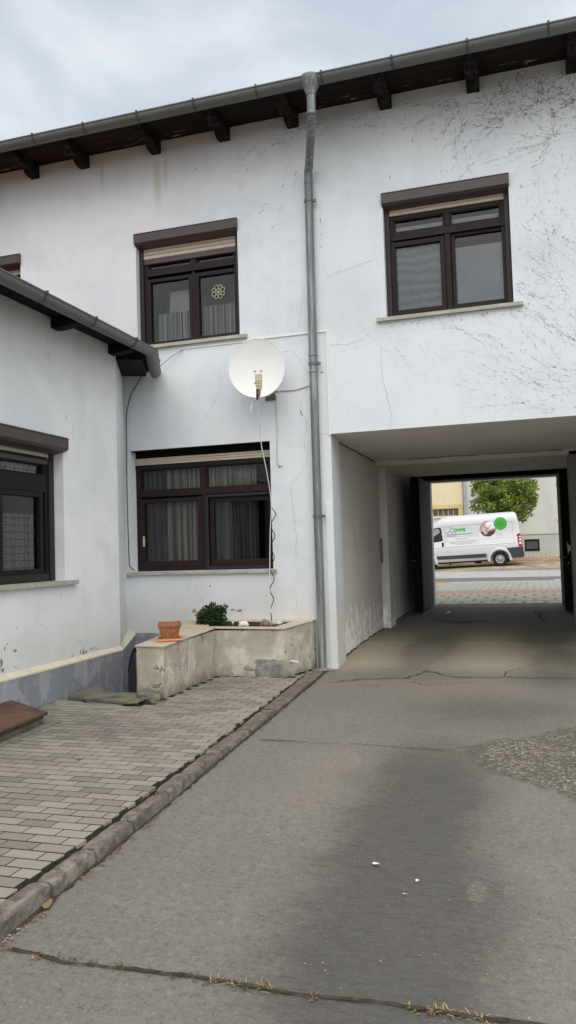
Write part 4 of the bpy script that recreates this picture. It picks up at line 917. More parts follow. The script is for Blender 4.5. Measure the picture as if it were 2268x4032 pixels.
# eaves
mb = MB(); EX = 0.36
def eave_poly(d): # offset line of wall
    a = Vector((-4.7 + d, -7)); n2 = nC * d
    # intersection of x=-4.7+d and the splay line offset by d
    p = Vector(CA) + n2; k = ((-4.7 + d) - p.x) / t.x; b = p + t * k; q = Vector(CB) + n2; kk = (F - 0.005 - q.y) / t.y; cpt = q + t * kk
    return a, b, cpt
a0, b0, c0_ = eave_poly(-0.02); a1, b1, c1_ = eave_poly(EX)
mb.prism([a0, a1, b1, c1_, c0_, b0], 3.955, 3.97); mb.build('soffit', M['gateblack'], wing)
mb = MB(); d_ = 0.30
a2, b2, c2 = eave_poly(EX - 0.03)
mb.prism([a2, a1, b1, c1_, c2, b2], 3.90, 3.954); mb.build('fascia', M['gateblack'], wing)
for Y in (-0.2, 1.0, 2.2, 3.4, 4.6, 5.78, 7.06, 8.22):
    mb = MB(); pr_ = [(-4.74, 3.954), (-4.74, 3.845), (-4.62, 3.838), (-4.42, 3.862), (-4.38, 3.90), (-4.37, 3.954)]
    mb.extr([(x, Y - 0.065, z) for x, z in pr_], (0, 0.13, 0)); mb.build('rafter', M['gateblack'], wing, bevel=0.006)
mb = MB(); q0 = Vector(CA) + t * 0.1 + nC * 0.0; mb.prism([q0, q0 + nC * 0.32, q0 + nC * 0.32 + t * 0.9, q0 + t * 0.9], 3.83, 3.954); mb.build('eave_beam', M['gateblack'], wing, bevel=0.006)
# roof of the wing (monopitch rising away from the yard)
mb = MB(); a3, b3, c3 = eave_poly(EX - 0.10)
mb.prism([a3, b3, c3, (-9.5, F - 0.005), (-9.5, -7)], [3.973, 3.973, 3.973, 5.0, 5.0], [4.012, 4.012, 4.012, 5.05, 5.05]); mb.build('roof', M['tile'], wing)
mb = MB(); gc = EX + 0.075; a4, b4, c4 = eave_poly(gc)
GZW, GRW = 3.895, 0.074
c4 = b4 + (c4 - b4) * 0.985
half_gutter(mb, [(c4.x, c4.y, GZW - 0.02), (b4.x, b4.y, GZW), (a4.x, a4.y, GZW + 0.0)][::-1], GRW, lip=0.011)
wg = mb.build('gutter', M['zinc'], wing, smooth=True, fixn=False)
for Y in (0.9, 1.75, 2.6, 3.5, 4.4, 5.3, 6.178, 7.043, 7.905): band(wg, (-4.7 + gc, Y, GZW), (0, 1, 0), GRW + 0.005, 0.024, M['bracket'], 'gutter_bracket', 0, PI)
dd = (c4 - b4); pm = b4 + dd * 0.45; band(wg, (pm.x, pm.y, GZW - 0.009), (dd.x, dd.y, 0), GRW + 0.004, 0.024, M['metal_dark'], 'gutter_bracket')
mb = MB(); tt = dd.normalized(); ss = Vector((tt.y, -tt.x, 0)); ec = Vector((c4.x, c4.y, GZW - 0.02))
mb.add([ec + ss * (GRW * math.cos(PI * j / 12)) + Vector((0, 0, -GRW * math.sin(PI * j / 12))) for j in range(13)], [tuple(range(13))]); mb.build('gutter_end', M['zinc'], wg, fixn=False)
# wing window
mp = wing_map
mb = WB(mp); mb.ring(5.25, 7.09, 1.22, 2.49, 0.055, 0.125, 0.20, 0.07); mb.b(5.3, 7.03, 2.13, 2.30, 0.122, 0.2); mb.b(6.20, 6.29, 1.28, 2.14, 0.122, 0.2); mb.b(5.3, 7.04, 2.47, 2.50, 0.11, 0.2)
ww = mb.build('window', M['frame_dark'], wing, bevel=0.005)
mb = WB(mp); mb.b(5.21, 7.06, 1.208, 1.285, 0.112, 0.19); mb.build('bottom_rail', M['rail'], ww, bevel=0.004)
for (a, b) in ((7.085, 7.165), (5.21, 5.26)):
    r_ = WB(mp); r_.b(a, b, 1.215, 2.56, 0.105, 0.16); r_.build('guide_rail', M['rail'], ww, bevel=0.004)
shutter_box(ww, mp, 5.19, 7.192, 2.565, 2.712, 0.065)
slats(ww, mp, 5.26, 7.085, 2.495, 2.57, 0.115, 2)
mb = WB(mp); mb.b(5.26, 7.085, 2.425, 2.495, 0.118, 0.2); mb.build('head_bar', M['brown_alu'], ww, bevel=0.004)
sash(ww, mp, 6.29, 7.00, 1.285, 2.13, 0.055, 0.128, 0.19, 'frame_dark', 'glass_dim'); sash(ww, mp, 5.30, 6.20, 1.285, 2.13, 0.055, 0.128, 0.19, 'frame_dark', 'glass_dim'); sash(ww, mp, 5.30, 7.03, 2.30, 2.43, 0.018, 0.128, 0.19, 'frame_dark')
curtain(ww, mp, 5.3, 6.96, 1.30, 1.90, 0.21, M['lace'], 'lace_curtain', 0.008, 0.11, 0.2); curtain(ww, mp, 5.3, 7.0, 2.30, 2.40, 0.21, M['lace'], 'lace_valance', 0.006, 0.12, 0.2)
sill(ww, mp, 5.0, 7.36, 1.206, 0.042, 0.055); room(ww, mp, 5.21, 7.17, 1.22, 2.55, 0.28, 1.3)
mb = MB()
for c in ([(6.959, 3.808), (6.909, 3.618), (7.002, 3.431)], [(7.287, 3.385), (7.293, 3.343)], [(7.249, 3.001), (7.258, 2.906)], [(7.38, 2.914), (7.39, 2.741)], [(7.106, 1.074), (7.111, 0.991)]):
    strip(mb, [(-4.7, y, z) for y, z in c], 0.0065, (1, 0, 0), None, 0.004)
mb.build('plaster_cracks', M['hair'], wing, fixn=False)
mb = MB()
for (y, z, a, b) in ((6.18, 0.62, 0.010, 0.03), (6.22, 0.66, 0.012, 0.008), (6.33, 0.585, 0.03, 0.015), (6.13, 0.50, 0.02, 0.06), (6.15, 0.43, 0.025, 0.03), (7.45, 0.425, 0.01, 0.03), (7.50, 0.415, 0.018, 0.025), (7.56, 0.42, 0.008, 0.02), (7.66, 0.43, 0.014, 0.018), (7.72, 0.43, 0.016, 0.02), (7.78, 0.42, 0.012, 0.02), (7.3, 0.41, 0.006, 0.03), (6.36, 0.8, 0.008, 0.01), (6.75, 0.79, 0.006, 0.008)):
    chip(mb, (-4.7, y, z), (0, 1, 0), (0, 0, 1), (1, 0, 0), (a, b))
mb.build('plaster_chips', M['chip'], wing, fixn=False)

# ================================================================= GROUND
mb = MB(); mb.quad((-400, -400, -0.75), (400, -400, -0.75), (400, 400, -0.75), (-400, 400, -0.75)); struct(mb.build('ground', M['ground'], None))
mb = MB(); ysr = [-14 + i * 0.25 for i in range(94)] + [9.4]; rows = []
for y in ysr:
    xl = kf(y) - 0.05; rows.append([(lerp(xl, 9, i / 20), y, rz(y) + 0.006 * noise.noise((i * 0.5, y, 0))) for i in range(21)])
mb.grid(rows)
ysr = [9.4 + i * 0.25 for i in range(33)]; mb.grid([[(lerp(-2.46, 0.78, i / 8), y, rz(y) + 0.004 * noise.noise((i * 0.7, y, 3))) for i in range(9)] for y in ysr])
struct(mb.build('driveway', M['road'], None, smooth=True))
# potholes / gouges
def flat_blob(mb, x, y, rx, ry, dz=0.0045, n=14):
    mb.add([(x + rx * math.cos(2 * PI * k / n) * (f := random.uniform(0.55, 1.15)), y + ry * math.sin(2 * PI * k / n) * f, rz(y) + dz + 0.004) for k in range(n)], [tuple(range(n))])
mb = MB()
mb = MB()
for (x, y, a, b) in ((-1.2, 14.05, 0.42, 0.33),): flat_blob(mb, x, y, a, b, n=26)
struct(mb.build('driveway_repair', M['st_dark'], None, fixn=False))
# joints and cracks
def rcrack(mb, pts, wd, jit=0.02, dz=0.010, fine=False):
    if fine:
        L_, R_ = [], []; n = 260; ph = random.random() * 90
        for i in range(n + 1):
            x = lerp(pts[0][0], pts[-1][0], i / n); y = interp(pts, x)
            y += 0.012 * noise.noise((x * 6, ph, 0)) + 0.006 * noise.noise((x * 26, ph, 1)); w_ = wd * max(0.12, 0.55 + 0.75 * noise.noise((x * 4.5, ph, 5)) + 0.45 * noise.noise((x * 22, ph, 7)))
            L_.append((x, y + w_ / 2 + 0.003 * noise.noise((x * 60, 1, 1)), rz(y) + dz)); R_.append((x, y - w_ / 2 + 0.003 * noise.noise((x * 60, 2, 1)), rz(y) + dz))
        mb.grid([L_, R_]); return
    strip(mb, [(x, y, rz(y) + dz) for x, y in pts], wd, (0, 0, 1), None, jit, 0.0)
mb = MB()
rcrack(mb, [(-2.03, 2.69), (-1.75, 2.655), (-1.49, 2.672), (-1.126, 2.68), (-0.88, 2.664), (-0.505, 2.685), (-0.246, 2.681), (0.4, 2.70), (1.2, 2.72)], 0.030, fine=True)
rcrack(mb, [(-2.163, 5.991), (-1.7, 5.96), (-1.367, 5.979), (-0.95, 5.93), (-0.593, 5.917)], 0.014, fine=True)
rcrack(mb, [(-2.22, 8.50), (-1.84, 8.75), (-1.40, 8.84), (-1.30, 9.09), (-1.265, 9.31), (-1.037, 9.12), (-0.91, 8.95), (-0.355, 8.99), (-0.02, 9.0), (0.6, 9.02)], 0.022, 0.03)
rcrack(mb, [(-1.355, 8.67), (-1.155, 8.48), (-0.63, 8.63)], 0.010, 0.015); rcrack(mb, [(-1.86, 8.36), (-1.6, 8.35)], 0.013, 0.02); rcrack(mb, [(-0.356, 9.06), (-0.34, 9.34), (-0.19, 9.55)], 0.012)
rcrack(mb, [(-2.35, 11.55), (-1.225, 11.6), (0.75, 11.58)], 0.018, 0.01); rcrack(mb, [(-0.05, 15.45), (0.10, 15.0), (0.06, 14.5), (0.137, 13.9)], 0.035, 0.04); rcrack(mb, [(-0.1, 15.45), (0.3, 15.2)], 0.04, 0.03)
rcrack(mb, [(-1.9, 16.4), (-1.2, 16.5), (0.1, 16.55)], 0.03, 0.05); rcrack(mb, [(-2.05, 17.36), (-0.8, 17.33), (0.6, 17.4)], 0.10, 0.02)
rcrack(mb, [(y_x, y) for y, y_x in ((2.8, kf(2.8) + 0.005), (3.6, kf(3.6) + 0.008), (5.0, kf(5) + 0.006), (7.0, kf(7) + 0.006), (9.2, kf(9.2) + 0.01))], 0.035, 0.008, 0.0085)
struct(mb.build('driveway_cracks', M['crack'], None, fixn=False))
mb = MB(); mb.box(-2.04, -1.58, 15.64, 15.70, 0.14, 0.172); mb.box(-2.04, -1.58, 15.12, 15.16, 0.14, 0.170); mb.box(-2.05, -2.0, 15.16, 15.64, 0.14, 0.171); mb.box(-1.62, -1.57, 15.16, 15.64, 0.14, 0.1715)
tag(mb.build('drain_frame', M['metal_dark'], None), 'flat steel frame let into the floor beside the left gate leaf', 'drain frame')

# ---- block pavement
EXCL = [[(-4.75, 7.0), (-4.2, 6.93), (-3.62, 6.80), (-3.56, 7.18), (-3.60, 8.64), (-2.73, 8.57), (-2.58, 9.5), (-5.3, 9.5), (-5.2, 9.4), (-4.7, 8.4)],
        [(-4.75, 6.22), (-4.2, 6.07), (-4.08, 5.95), (-4.06, 4.6), (-4.75, 4.5)]]
def inside(x, y, P):
    r = False
    for i in range(len(P)):
        (x0, y0), (x1, y1) = P[i], P[i - 1]
        if (y0 > y) != (y1 > y) and x < (x1 - x0) * (y - y0) / (y1 - y0) + x0: r = not r
    return r
mb = MB(); BW, BH, GAP = 0.2, 0.1, 0.0105
row = 0; y = 0.3
def brick(mb, x0, x1, y0, y1, z, tilt):
    g = GAP / 2; b = 0.002; x0 += g * 0.85; x1 -= g * 0.85; y0 += 0.0078; y1 -= 0.0078
    if x1 - x0 < 0.015: return
    zz = lambda x, y: z + tilt[0] * (x - x0) + tilt[1] * (y - y0)
    C4 = [(x0, y0), (x1, y0), (x1, y1), (x0, y1)]; I4 = [(x0 + b, y0 + b), (x1 - b, y0 + b), (x1 - b, y1 - b), (x0 + b, y1 - b)]
    mb.add([(p[0], p[1], -0.05) for p in C4] + [(p[0], p[1], zz(*p) - b) for p in C4] + [(p[0], p[1], zz(*p)) for p in I4],
           [(i, (i + 1) % 4, 4 + (i + 1) % 4, 4 + i) for i in range(4)] + [(4 + i, 4 + (i + 1) % 4, 8 + (i + 1) % 4, 8 + i) for i in range(4)] + [(8, 9, 10, 11)])
while y < 9.35:
    x = -4.72 - (0.1 if row % 2 else 0.0) - 0.03
    while x < -1.9:
        xa, xb = x, x + BW; xe = pe(y + 0.05); cx, cy = (xa + xb) / 2, y + BH / 2
        x += BW
        if xa >= xe - 0.02: continue
        xb = min(xb, xe + random.uniform(-0.010, 0.008)); cx = (xa + xb) / 2
        xa = max(xa, -4.672)
        if xb - xa < 0.03 or any(inside(cx, cy, P) for P in EXCL): continue
        brick(mb, xa, xb, y + random.uniform(-0.001, 0.001), y + BH, random.uniform(0.0014, 0.0024), (random.uniform(-0.003, 0.003), random.uniform(-0.005, 0.005)))
    y += BH; row += 1
struct(mb.build('pavement', M['brick'], None, fixn=True))
mb = MB()
rows = [[(-4.69, y_, 0.0002), (pe(y_) - 0.012, y_, -0.002), (pe(y_) + 0.012, y_, -0.03)] for y_ in (-8, 0, 3, 6.90)]
mb.grid(rows); mb.grid([[(-3.70, y_, 0.0001), (pe(y_) - 0.012, y_, -0.002), (pe(y_) + 0.012, y_, -0.03)] for y_ in (6.90, 7.5, 8.4, 9.4)])
struct(mb.build('pavement_bed', M['dirt'], None, fixn=False))
mb = MB(); mb.quad((-5.4, 6.9, -0.58), (-3.5, 6.9, -0.58), (-3.5, 9.5, -0.58), (-5.4, 9.5, -0.58)); struct(mb.build('cellar_pit', M['concrete'], None))
# ---- kerb stones
mb = MB(); js = [-3.2, -2.4, -1.6, -0.8, 0.0, 0.75, 1.4, 2.0, 2.55, 3.12, 3.52, 3.95, 4.45, 4.87, 5.35, 5.62, 6.2, 6.95, 7.6, 8.3, 8.72, 9.1, 9.40]
for a, b in zip(js, js[1:]):
    a += 0.009; b -= 0.009; n = max(5, int((b - a) / 0.05)); zt = -0.008 + random.uniform(-0.008, 0.005); dx = random.uniform(-0.012, 0.010); rows = []
    sd_ = random.random() * 50
    for i in range(n + 1):
        y_ = lerp(a, b, i / n); e_ = min(1.0, min(i, n - i) / n * 7 + 0.25); xf = kf(y_) + dx; xb_ = min(xf - 0.095, pe(y_) + 0.012)
        zb = rz(y_) - 0.06; zt_ = zt + min(0.012, max(0, (y_ - 6) * 0.004)); r = 0.016
        nz = lambda k: noise.noise((y_ * 2.6 + sd_, k * 1.7, sd_)) * 0.011 + noise.noise((y_ * 14 + sd_, k * 2.7, sd_)) * 0.004
        sh = (1 - e_) * 0.014
        pr_ = [(xb_, zb), (xb_ + 0.001, zt_ - 0.010 - sh), (xb_ + 0.008, zt_ - 0.002 - sh + nz(1)), (xb_ + 0.045, zt_ + nz(2) - sh * 0.7), (xf - 0.022, zt_ + nz(3) - sh * 0.7), (xf - 0.006, zt_ - 0.004 - sh + nz(4)), (xf + nz(5) * 0.6, zt_ - r - sh), (xf + 0.004 + nz(6), (zt_ + zb) / 2), (xf + 0.008 + nz(7), zb)]
        rows.append([(px, y_ + noise.noise((px * 30, sd_, 2)) * 0.004, pz) for px, pz in pr_])
    mb.grid(rows); k = len(rows[0]); mb.add(rows[0], [tuple(range(k))]); mb.add(rows[-1], [tuple(range(k))])
kb = struct(mb.build('kerb', M['kerb'], None, smooth=True)); kb.data.set_sharp_from_angle(angle=math.radians(25))
# ---- dry grass, leaves, pebbles in joints
def blades(mb, x, y, z, n, h, spread, flat=0.6):
    for _ in range(n):
        a = random.uniform(0, 2 * PI); l = h * random.uniform(0.5, 1.2); e_ = random.uniform(0.1, 1.0) * (1 - flat) + 0.12
        bx, by = x + random.gauss(0, spread), y + random.gauss(0, spread); dx, dy = math.cos(a), math.sin(a); wd = 0.0028
        p0 = Vector((bx, by, z)); p1 = p0 + Vector((dx * l * 0.5, dy * l * 0.5, l * e_ * 0.8)); p2 = p0 + Vector((dx * l, dy * l, l * e_)); s_ = Vector((-dy, dx, 0)) * wd
        mb.add([p0 - s_, p0 + s_, p1 + s_ * 0.8, p1 - s_ * 0.8, p2], [(0, 1, 2, 3), (3, 2, 4)])
mb = MB()
for _ in range(60):
    y_ = random.choice((random.uniform(2.6, 4.2), random.uniform(2.6, 8.8))); blades(mb, kf(y_) + random.uniform(0.005, 0.05), y_, rz(y_) + 0.004, random.randint(3, 9), 0.026, 0.018, 0.9)
for _ in range(40):
    y_ = random.choice((random.uniform(2.7, 4.4), random.uniform(2.7, 9.0))); blades(mb, kf(y_) - 0.12, y_, -0.022, random.randint(4, 10), 0.032, 0.012, 0.7)
for _ in range(8):
    x_ = random.uniform(-2.0, 1.0); blades(mb, x_, 2.67 + random.uniform(-0.015, 0.015), rz(2.67) + 0.006, random.randint(2, 6), 0.026, 0.014, 0.85)
for _ in range(10): blades(mb, random.gauss(-1.05, 0.09), 2.675, rz(2.67) + 0.006, 4, 0.05, 0.014, 0.9)
for _ in range(11): blades(mb, random.uniform(-0.46, -0.18), 2.685 + random.uniform(-0.01, 0.015), rz(2.67) + 0.006, 6, 0.030, 0.012, 0.8)
for _ in range(22):
    blades(mb, random.uniform(-2.15, -1.85), 5.99 + random.uniform(-0.02, 0.02), rz(6) + 0.006, 4, 0.03, 0.015, 0.85)
for _ in range(16): blades(mb, random.uniform(-3.62, -3.5), 6.95 + random.uniform(-0.15, 0.2), 0.002, 8, 0.04, 0.02, 0.7)
stuff(mb.build('dry_grass', M['dry'], None, fixn=False), 'thin dry straw tufts along the kerb and in the driveway joints', 'dry grass')
mb = MB()
for _ in range(70):
    rr = random.randint(27, 66); y_ = 0.3 + rr * 0.1; x_ = random.uniform(-4.2, pe(y_) - 0.1); blades(mb, x_, y_, -0.006, random.randint(3, 6), 0.022, 0.012, 0.5)
for _ in range(30): blades(mb, random.uniform(-1.9, -0.9), 2.67, rz(2.67) + 0.006, 5, 0.018, 0.015, 0.6)
stuff(mb.build('weeds', M['green_weed'], None, fixn=False), 'tiny green weeds in the joints of the block paving', 'weeds')
def peb(mb, x, y, z, r):
    bm = bmesh.new(); bmesh.ops.create_icosphere(bm, subdivisions=1, radius=r)
    sx, sy, sz = random.uniform(0.7, 1.3), random.uniform(0.7, 1.3), random.uniform(0.4, 0.7)
    mb.add([(x + v.co.x * sx * random.uniform(0.8, 1.2), y + v.co.y * sy, z + v.co.z * sz) for v in bm.verts], [tuple(v.index for v in f.verts) for f in bm.faces]); bm.free()
mb = MB()
for _ in range(60): peb(mb, random.gauss(-2.46, 0.055), random.gauss(9.22, 0.07), 0.004, random.uniform(0.006, 0.016))
for _ in range(40): y_ = random.uniform(8.3, 8.55); peb(mb, random.uniform(-3.3, -2.8), y_, 0.002, random.uniform(0.004, 0.012))
for _ in range(34): y_ = random.uniform(2.45, 2.85); peb(mb, kf(y_) + random.uniform(0.0, 0.05), y_, rz(y_) + 0.008, random.uniform(0.003, 0.010))
for _ in range(160): y_ = random.uniform(2.2, 7.5); peb(mb, random.uniform(-2.0, 0.4), y_, rz(y_) + 0.002, random.uniform(0.002, 0.0045))
stuff(mb.build('gravel', M['gravel'], None, fixn=False), 'small pale pebbles strewn at the downpipe foot and along the kerb', 'gravel')
def scrap(x, y, rx, ry, lab, mat='white_plastic', name='paper_scrap', rot=0.3, cat='litter'):
    mb = MB(); n = 9; ca, sa = math.cos(rot), math.sin(rot); P = []
    for k in range(n):
        f = random.uniform(0.6, 1.1); a, b = rx * f * math.cos(2 * PI * k / n), ry * f * math.sin(2 * PI * k / n); P.append((x + a * ca - b * sa, y + a * sa + b * ca, rz(y) + 0.012 + random.uniform(0, 0.006)))
    mb.add(P + [(x, y, rz(y) + 0.016)], [(k, (k + 1) % n, n) for k in range(n)]); return tag(mb.build(name, M[mat], None, fixn=False), lab, cat, 'dead leaves on the ground' if cat == 'leaf' else 'white scraps on the driveway')
scrap(-0.787, 3.791, 0.023, 0.016, 'white torn scrap lying on the dark stain of the driveway, the larger one')
scrap(-0.569, 3.648, 0.009, 0.011, 'tiny white crumb on the driveway right of the larger white scrap')
scrap(-0.60, 3.50, 0.013, 0.006, 'thin pale sliver on the driveway in front of the white scraps')
scrap(kf(3.12) + 0.03, 3.05, 0.022, 0.055, 'pale tan dead leaf lying against the kerb, nearest to the camera', 'dry', 'dead_leaf', 0.2, 'leaf')
scrap(kf(3.75) + 0.04, 3.70, 0.016, 0.016, 'curled brown dead leaf beside the kerb halfway along', 'rust', 'dead_leaf', 0.2, 'leaf')
mb = MB(); mb.add([(-3.16 + 0.05 * math.cos(k) * (1 if k % 2 else 0.5), 4.98 + 0.03 * math.sin(k), 0.006 + 0.004 * (k % 2)) for k in range(7)], [tuple(range(7))]); tag(mb.build('dead_leaf', M['dry'], None, fixn=False), 'yellowish dead leaf lying in the middle of the block paving', 'leaf', 'dead leaves on the ground')

# ================================================================= PLANTER, POT, SLAB, HATCH
pn = thing('planter_wall', 'L-shaped raised planter wall with flaking ochre render and cream cap tiles', 'planter', (-3.3, 8.7, 0))
outer = [(-3.90, 7.22), (-3.585, 7.185), (-3.625, 8.62), (-2.745, 8.55), (-2.60, F - 0.003), (-4.32, F - 0.003), (-4.10, 8.85)]
zt = [0.515, 0.515, 0.535, 0.545, 0.575, 0.575, 0.545]
mb = MB()
def rough_wall(p, q, z0, zp, zq, n=22, m=10):
    rows = []; d = (Vector(q) - Vector(p)); nn = Vector((d.y, -d.x)).normalized()
    for j in range(m + 1):
        r_ = []
        for i in range(n + 1):
            b = Vector(p) + d * (i / n); z = lerp(z0, lerp(zp, zq, i / n), j / m); k = 0 if i in (0, n) else noise.noise((b.x * 5, b.y * 5, z * 6)) * 0.010
            lo = 0.012 * noise.noise((b.x * 9, b.y * 9, 4)) if j == 0 else 0
            r_.append((b.x + nn.x * k, b.y + nn.y * k, z + lo))
        rows.append(r_)
    mb.grid(rows)
for i in range(len(outer)):
    j = (i + 1) % len(outer); rough_wall(outer[i], outer[j], 0.006 if i not in (4, 5, 6) else -0.57, zt[i], zt[j])
# footing that stands back under the ragged render
mb.prism([(-3.87, 7.26), (-3.61, 7.22), (-3.65, 8.65), (-2.77, 8.58), (-2.63, F - 0.01), (-4.28, F - 0.01), (-4.06, 8.85)], -0.05, 0.49)
mb.build('render_wall', M['planter'], pn, fixn=False)
# cap tiles
bedp = [(-3.72, 8.74), (-2.90, 8.69), (-2.83, 9.22), (-4.02, 9.27)]
mb = MB()
def zcap(x, y): return 0.517 + (y - 7.2) * 0.0265
def captile(P, th=0.014):
    mb.prism(P, [zcap(*p) + 0.002 for p in P], [zcap(*p) + th for p in P])
def tiles(A, B, C, D, n):             # strip from edge AB to edge DC, n tiles along A->D
    A, B, C, D = map(Vector, (A, B, C, D))
    for i in range(n):
        a, b = i / n + 0.012 / n, (i + 1) / n - 0.012 / n; captile([tuple(A.lerp(D, a)), tuple(B.lerp(C, a)), tuple(B.lerp(C, b)), tuple(A.lerp(D, b))])
tiles((-3.912, 7.205), (-3.568, 7.165), (-3.61, 8.60), (-4.06, 8.60), 9)
tiles((-3.608, 8.605), (-3.72, 8.74), (-2.90, 8.69), (-2.73, 8.535), 5)
tiles((-4.06, 8.61), (-3.735, 8.735), (-4.02, 9.27), (-4.315, F - 0.006), 4); 
tiles((-2.735, 8.545), (-2.90, 8.695), (-2.83, 9.22), (-2.59, F - 0.006), 5)
tiles((-4.30, F - 0.005), (-4.02, 9.275), (-2.83, 9.225), (-2.60, F - 0.005), 7)
captile([(-3.62, 8.612), (-4.05, 8.606), (-3.735, 8.73)])
mb.build('cap_tiles', M['captile'], pn)
mb = MB(); n = 26; rows = []
for j in range(n + 1):
    r_ = []
    for i in range(n + 1):
        a = Vector(bedp[0]).lerp(Vector(bedp[1]), i / n); b = Vector(bedp[3]).lerp(Vector(bedp[2]), i / n); p = a.lerp(b, j / n); r_.append((p.x, p.y, zcap(p.x, p.y) - 0.022 + 0.014 * noise.noise((p.x * 14, p.y * 14, 1)) + 0.012 * noise.noise((p.x * 40, p.y * 40, 1)) + 0.018 * j / n))
    rows.append(r_)
mb.grid(rows); mb.build('soil', M['soil'], pn, fixn=False)
mb = MB(); mb.tube([(-2.72, 8.71, 0.175), (-2.615, 8.66, 0.170)], 0.011, 10); mb.build('drain_spout', M['white_plastic'], pn, smooth=True)
mb = MB()
for i in range(9): chip(mb, (random.uniform(-3.3, -2.85), random.uniform(8.42, 8.52), 0.004), (1, 0, 0), (0, 1, 0), (0, 0, 1), (random.uniform(0.008, 0.03), random.uniform(0.006, 0.014)), 7)
chip(mb, (-2.98, 8.52, 0.006), (1, 0, 0), (0, 1, 0), (0, 0, 1), (0.10, 0.02), 9)
mb.build('fallen_render', M['quartz'], pn, fixn=False)
# shrub
def leaves(mb, c, r, n, size, squash=1.0, hollow=0.5):
    for _ in range(n):
        d = Vector((random.gauss(0, 1), random.gauss(0, 1), random.gauss(0, 1))).normalized(); k = random.uniform(hollow, 1.0)
        p = Vector(c) + Vector((d.x * r[0], d.y * r[1], d.z * r[2])) * k
        t_ = (d + Vector((random.gauss(0, .6), random.gauss(0, .6), random.gauss(0, .6) + 0.2))).normalized(); s_ = t_.cross(Vector((random.gauss(0, 1), random.gauss(0, 1), random.gauss(0, 1)))).normalized(); l = size * random.uniform(0.6, 1.3)
        mb.add([p, p + t_ * l * 0.45 + s_ * l * 0.30, p + t_ * l, p + t_ * l * 0.45 - s_ * l * 0.30], [(0, 1, 2, 3)])
sh = thing('green_shrub', 'small dark green bushy shrub growing in the planter bed', 'shrub', (-3.80, 9.0, 0.55))
mb = MB()
for i in range(110):
    a = random.uniform(0, 2 * PI); r_ = math.sqrt(random.random()); c = (-3.815 + math.cos(a) * r_ * 0.155, 9.0 + math.sin(a) * r_ * 0.12, 0.565 + random.uniform(0.0, 0.225) * (1.05 - 0.5 * r_ * r_)); leaves(mb, c, (0.05, 0.05, 0.045), 36, 0.032)
for i in range(22): leaves(mb, (-3.665 + random.gauss(0, 0.018), 9.0 + random.gauss(0, 0.02), 0.70 + random.uniform(0, 0.11)), (0.02, 0.02, 0.02), 8, 0.028)
mb.build('foliage', M['shrub'], sh, fixn=False)
mb = MB()
for i in range(9): mb.tube([(-3.80 + random.gauss(0, .02), 9.0 + random.gauss(0, .02), 0.53), (-3.80 + random.gauss(0, .07), 9.0 + random.gauss(0, .06), 0.66), (-3.80 + random.gauss(0, .1), 9.0 + random.gauss(0, .08), 0.75)], [0.005, 0.004, 0.002], 5)
mb.build('stems', M['bark'], sh)
def rock(name, c, r, mat, lab, sd_):
    bm = bmesh.new(); bmesh.ops.create_icosphere(bm, subdivisions=3, radius=1.0); mb = MB()
    vs = []
    for v in bm.verts:
        d = v.co.normalized(); k = 1 + 0.35 * noise.noise(d * 1.3 + Vector((sd_, 0, 0))) + 0.18 * noise.noise(d * 3.2 + Vector((0, sd_, 0))); k = round(k * 9) / 9 * 0.5 + k * 0.5
        vs.append((c[0] + d.x * r[0] * k, c[1] + d.y * r[1] * k, c[2] + d.z * r[2] * k))
    mb.add(vs, [tuple(v.index for v in f.verts) for f in bm.faces]); bm.free()
    return tag(mb.build(name, M[mat], None), lab, 'stone', 'stones in the planter bed' if 'mortar' not in name else None)
rock('quartz_stone', (-3.40, 9.0, 0.57), (0.068, 0.05, 0.042), 'quartz', 'white quartz stone lying on the planter soil right of the shrub', 3)
rock('brown_stone', (-3.14, 9.03, 0.572), (0.062, 0.05, 0.05), 'brownstone', 'brown angular stone in the planter bed at the foot of the spiral stake', 8)
rock('brown_stone', (-3.055, 8.98, 0.562), (0.028, 0.03, 0.036), 'brownstone', 'small brown upright stone pressed against the pale flat stone in the planter', 15)
rock('flat_stone', (-3.015, 9.1, 0.575), (0.085, 0.05, 0.036), 'greystone', 'pale grey flat stone at the right end of the planter bed', 12)
rock('pebble', (-3.56, 9.05, 0.585), (0.012, 0.012, 0.02), 'quartz', 'tiny white pebble in the soil just right of the shrub', 4)
# pot and saucer, set at an angle on the wall
PC = Vector((-3.71, 7.60)); PA = math.radians(26); zc_ = zcap(PC.x, PC.y) + 0.014
def rrect(hx, hy, r, z, n=5):
    P = []
    for (sx, sy, a0) in ((1, 1, 0), (-1, 1, PI / 2), (-1, -1, PI), (1, -1, 1.5 * PI)):
        for k in range(n):
            a = a0 + PI / 2 * k / (n - 1); lx, ly = sx * (hx - r) + r * math.cos(a), sy * (hy - r) + r * math.sin(a)
            P.append((PC.x + lx * math.cos(PA) - ly * math.sin(PA), PC.y + lx * math.sin(PA) + ly * math.cos(PA), zc_ + z))
    P.append(P[0]); return P
mb = MB(); mb.grid([rrect(0.001, 0.001, 0.0005, 0.001), rrect(0.118, 0.160, 0.02, 0.001), rrect(0.125, 0.167, 0.02, 0.012), rrect(0.117, 0.159, 0.02, 0.027), rrect(0.111, 0.153, 0.018, 0.027), rrect(0.107, 0.149, 0.018, 0.013), rrect(0.001, 0.001, 0.0005, 0.013)])
tag(mb.build('pot_saucer', M['terra2'], None, smooth=True, fixn=True), 'pale orange clay saucer under the empty terracotta trough on the planter wall', 'saucer')
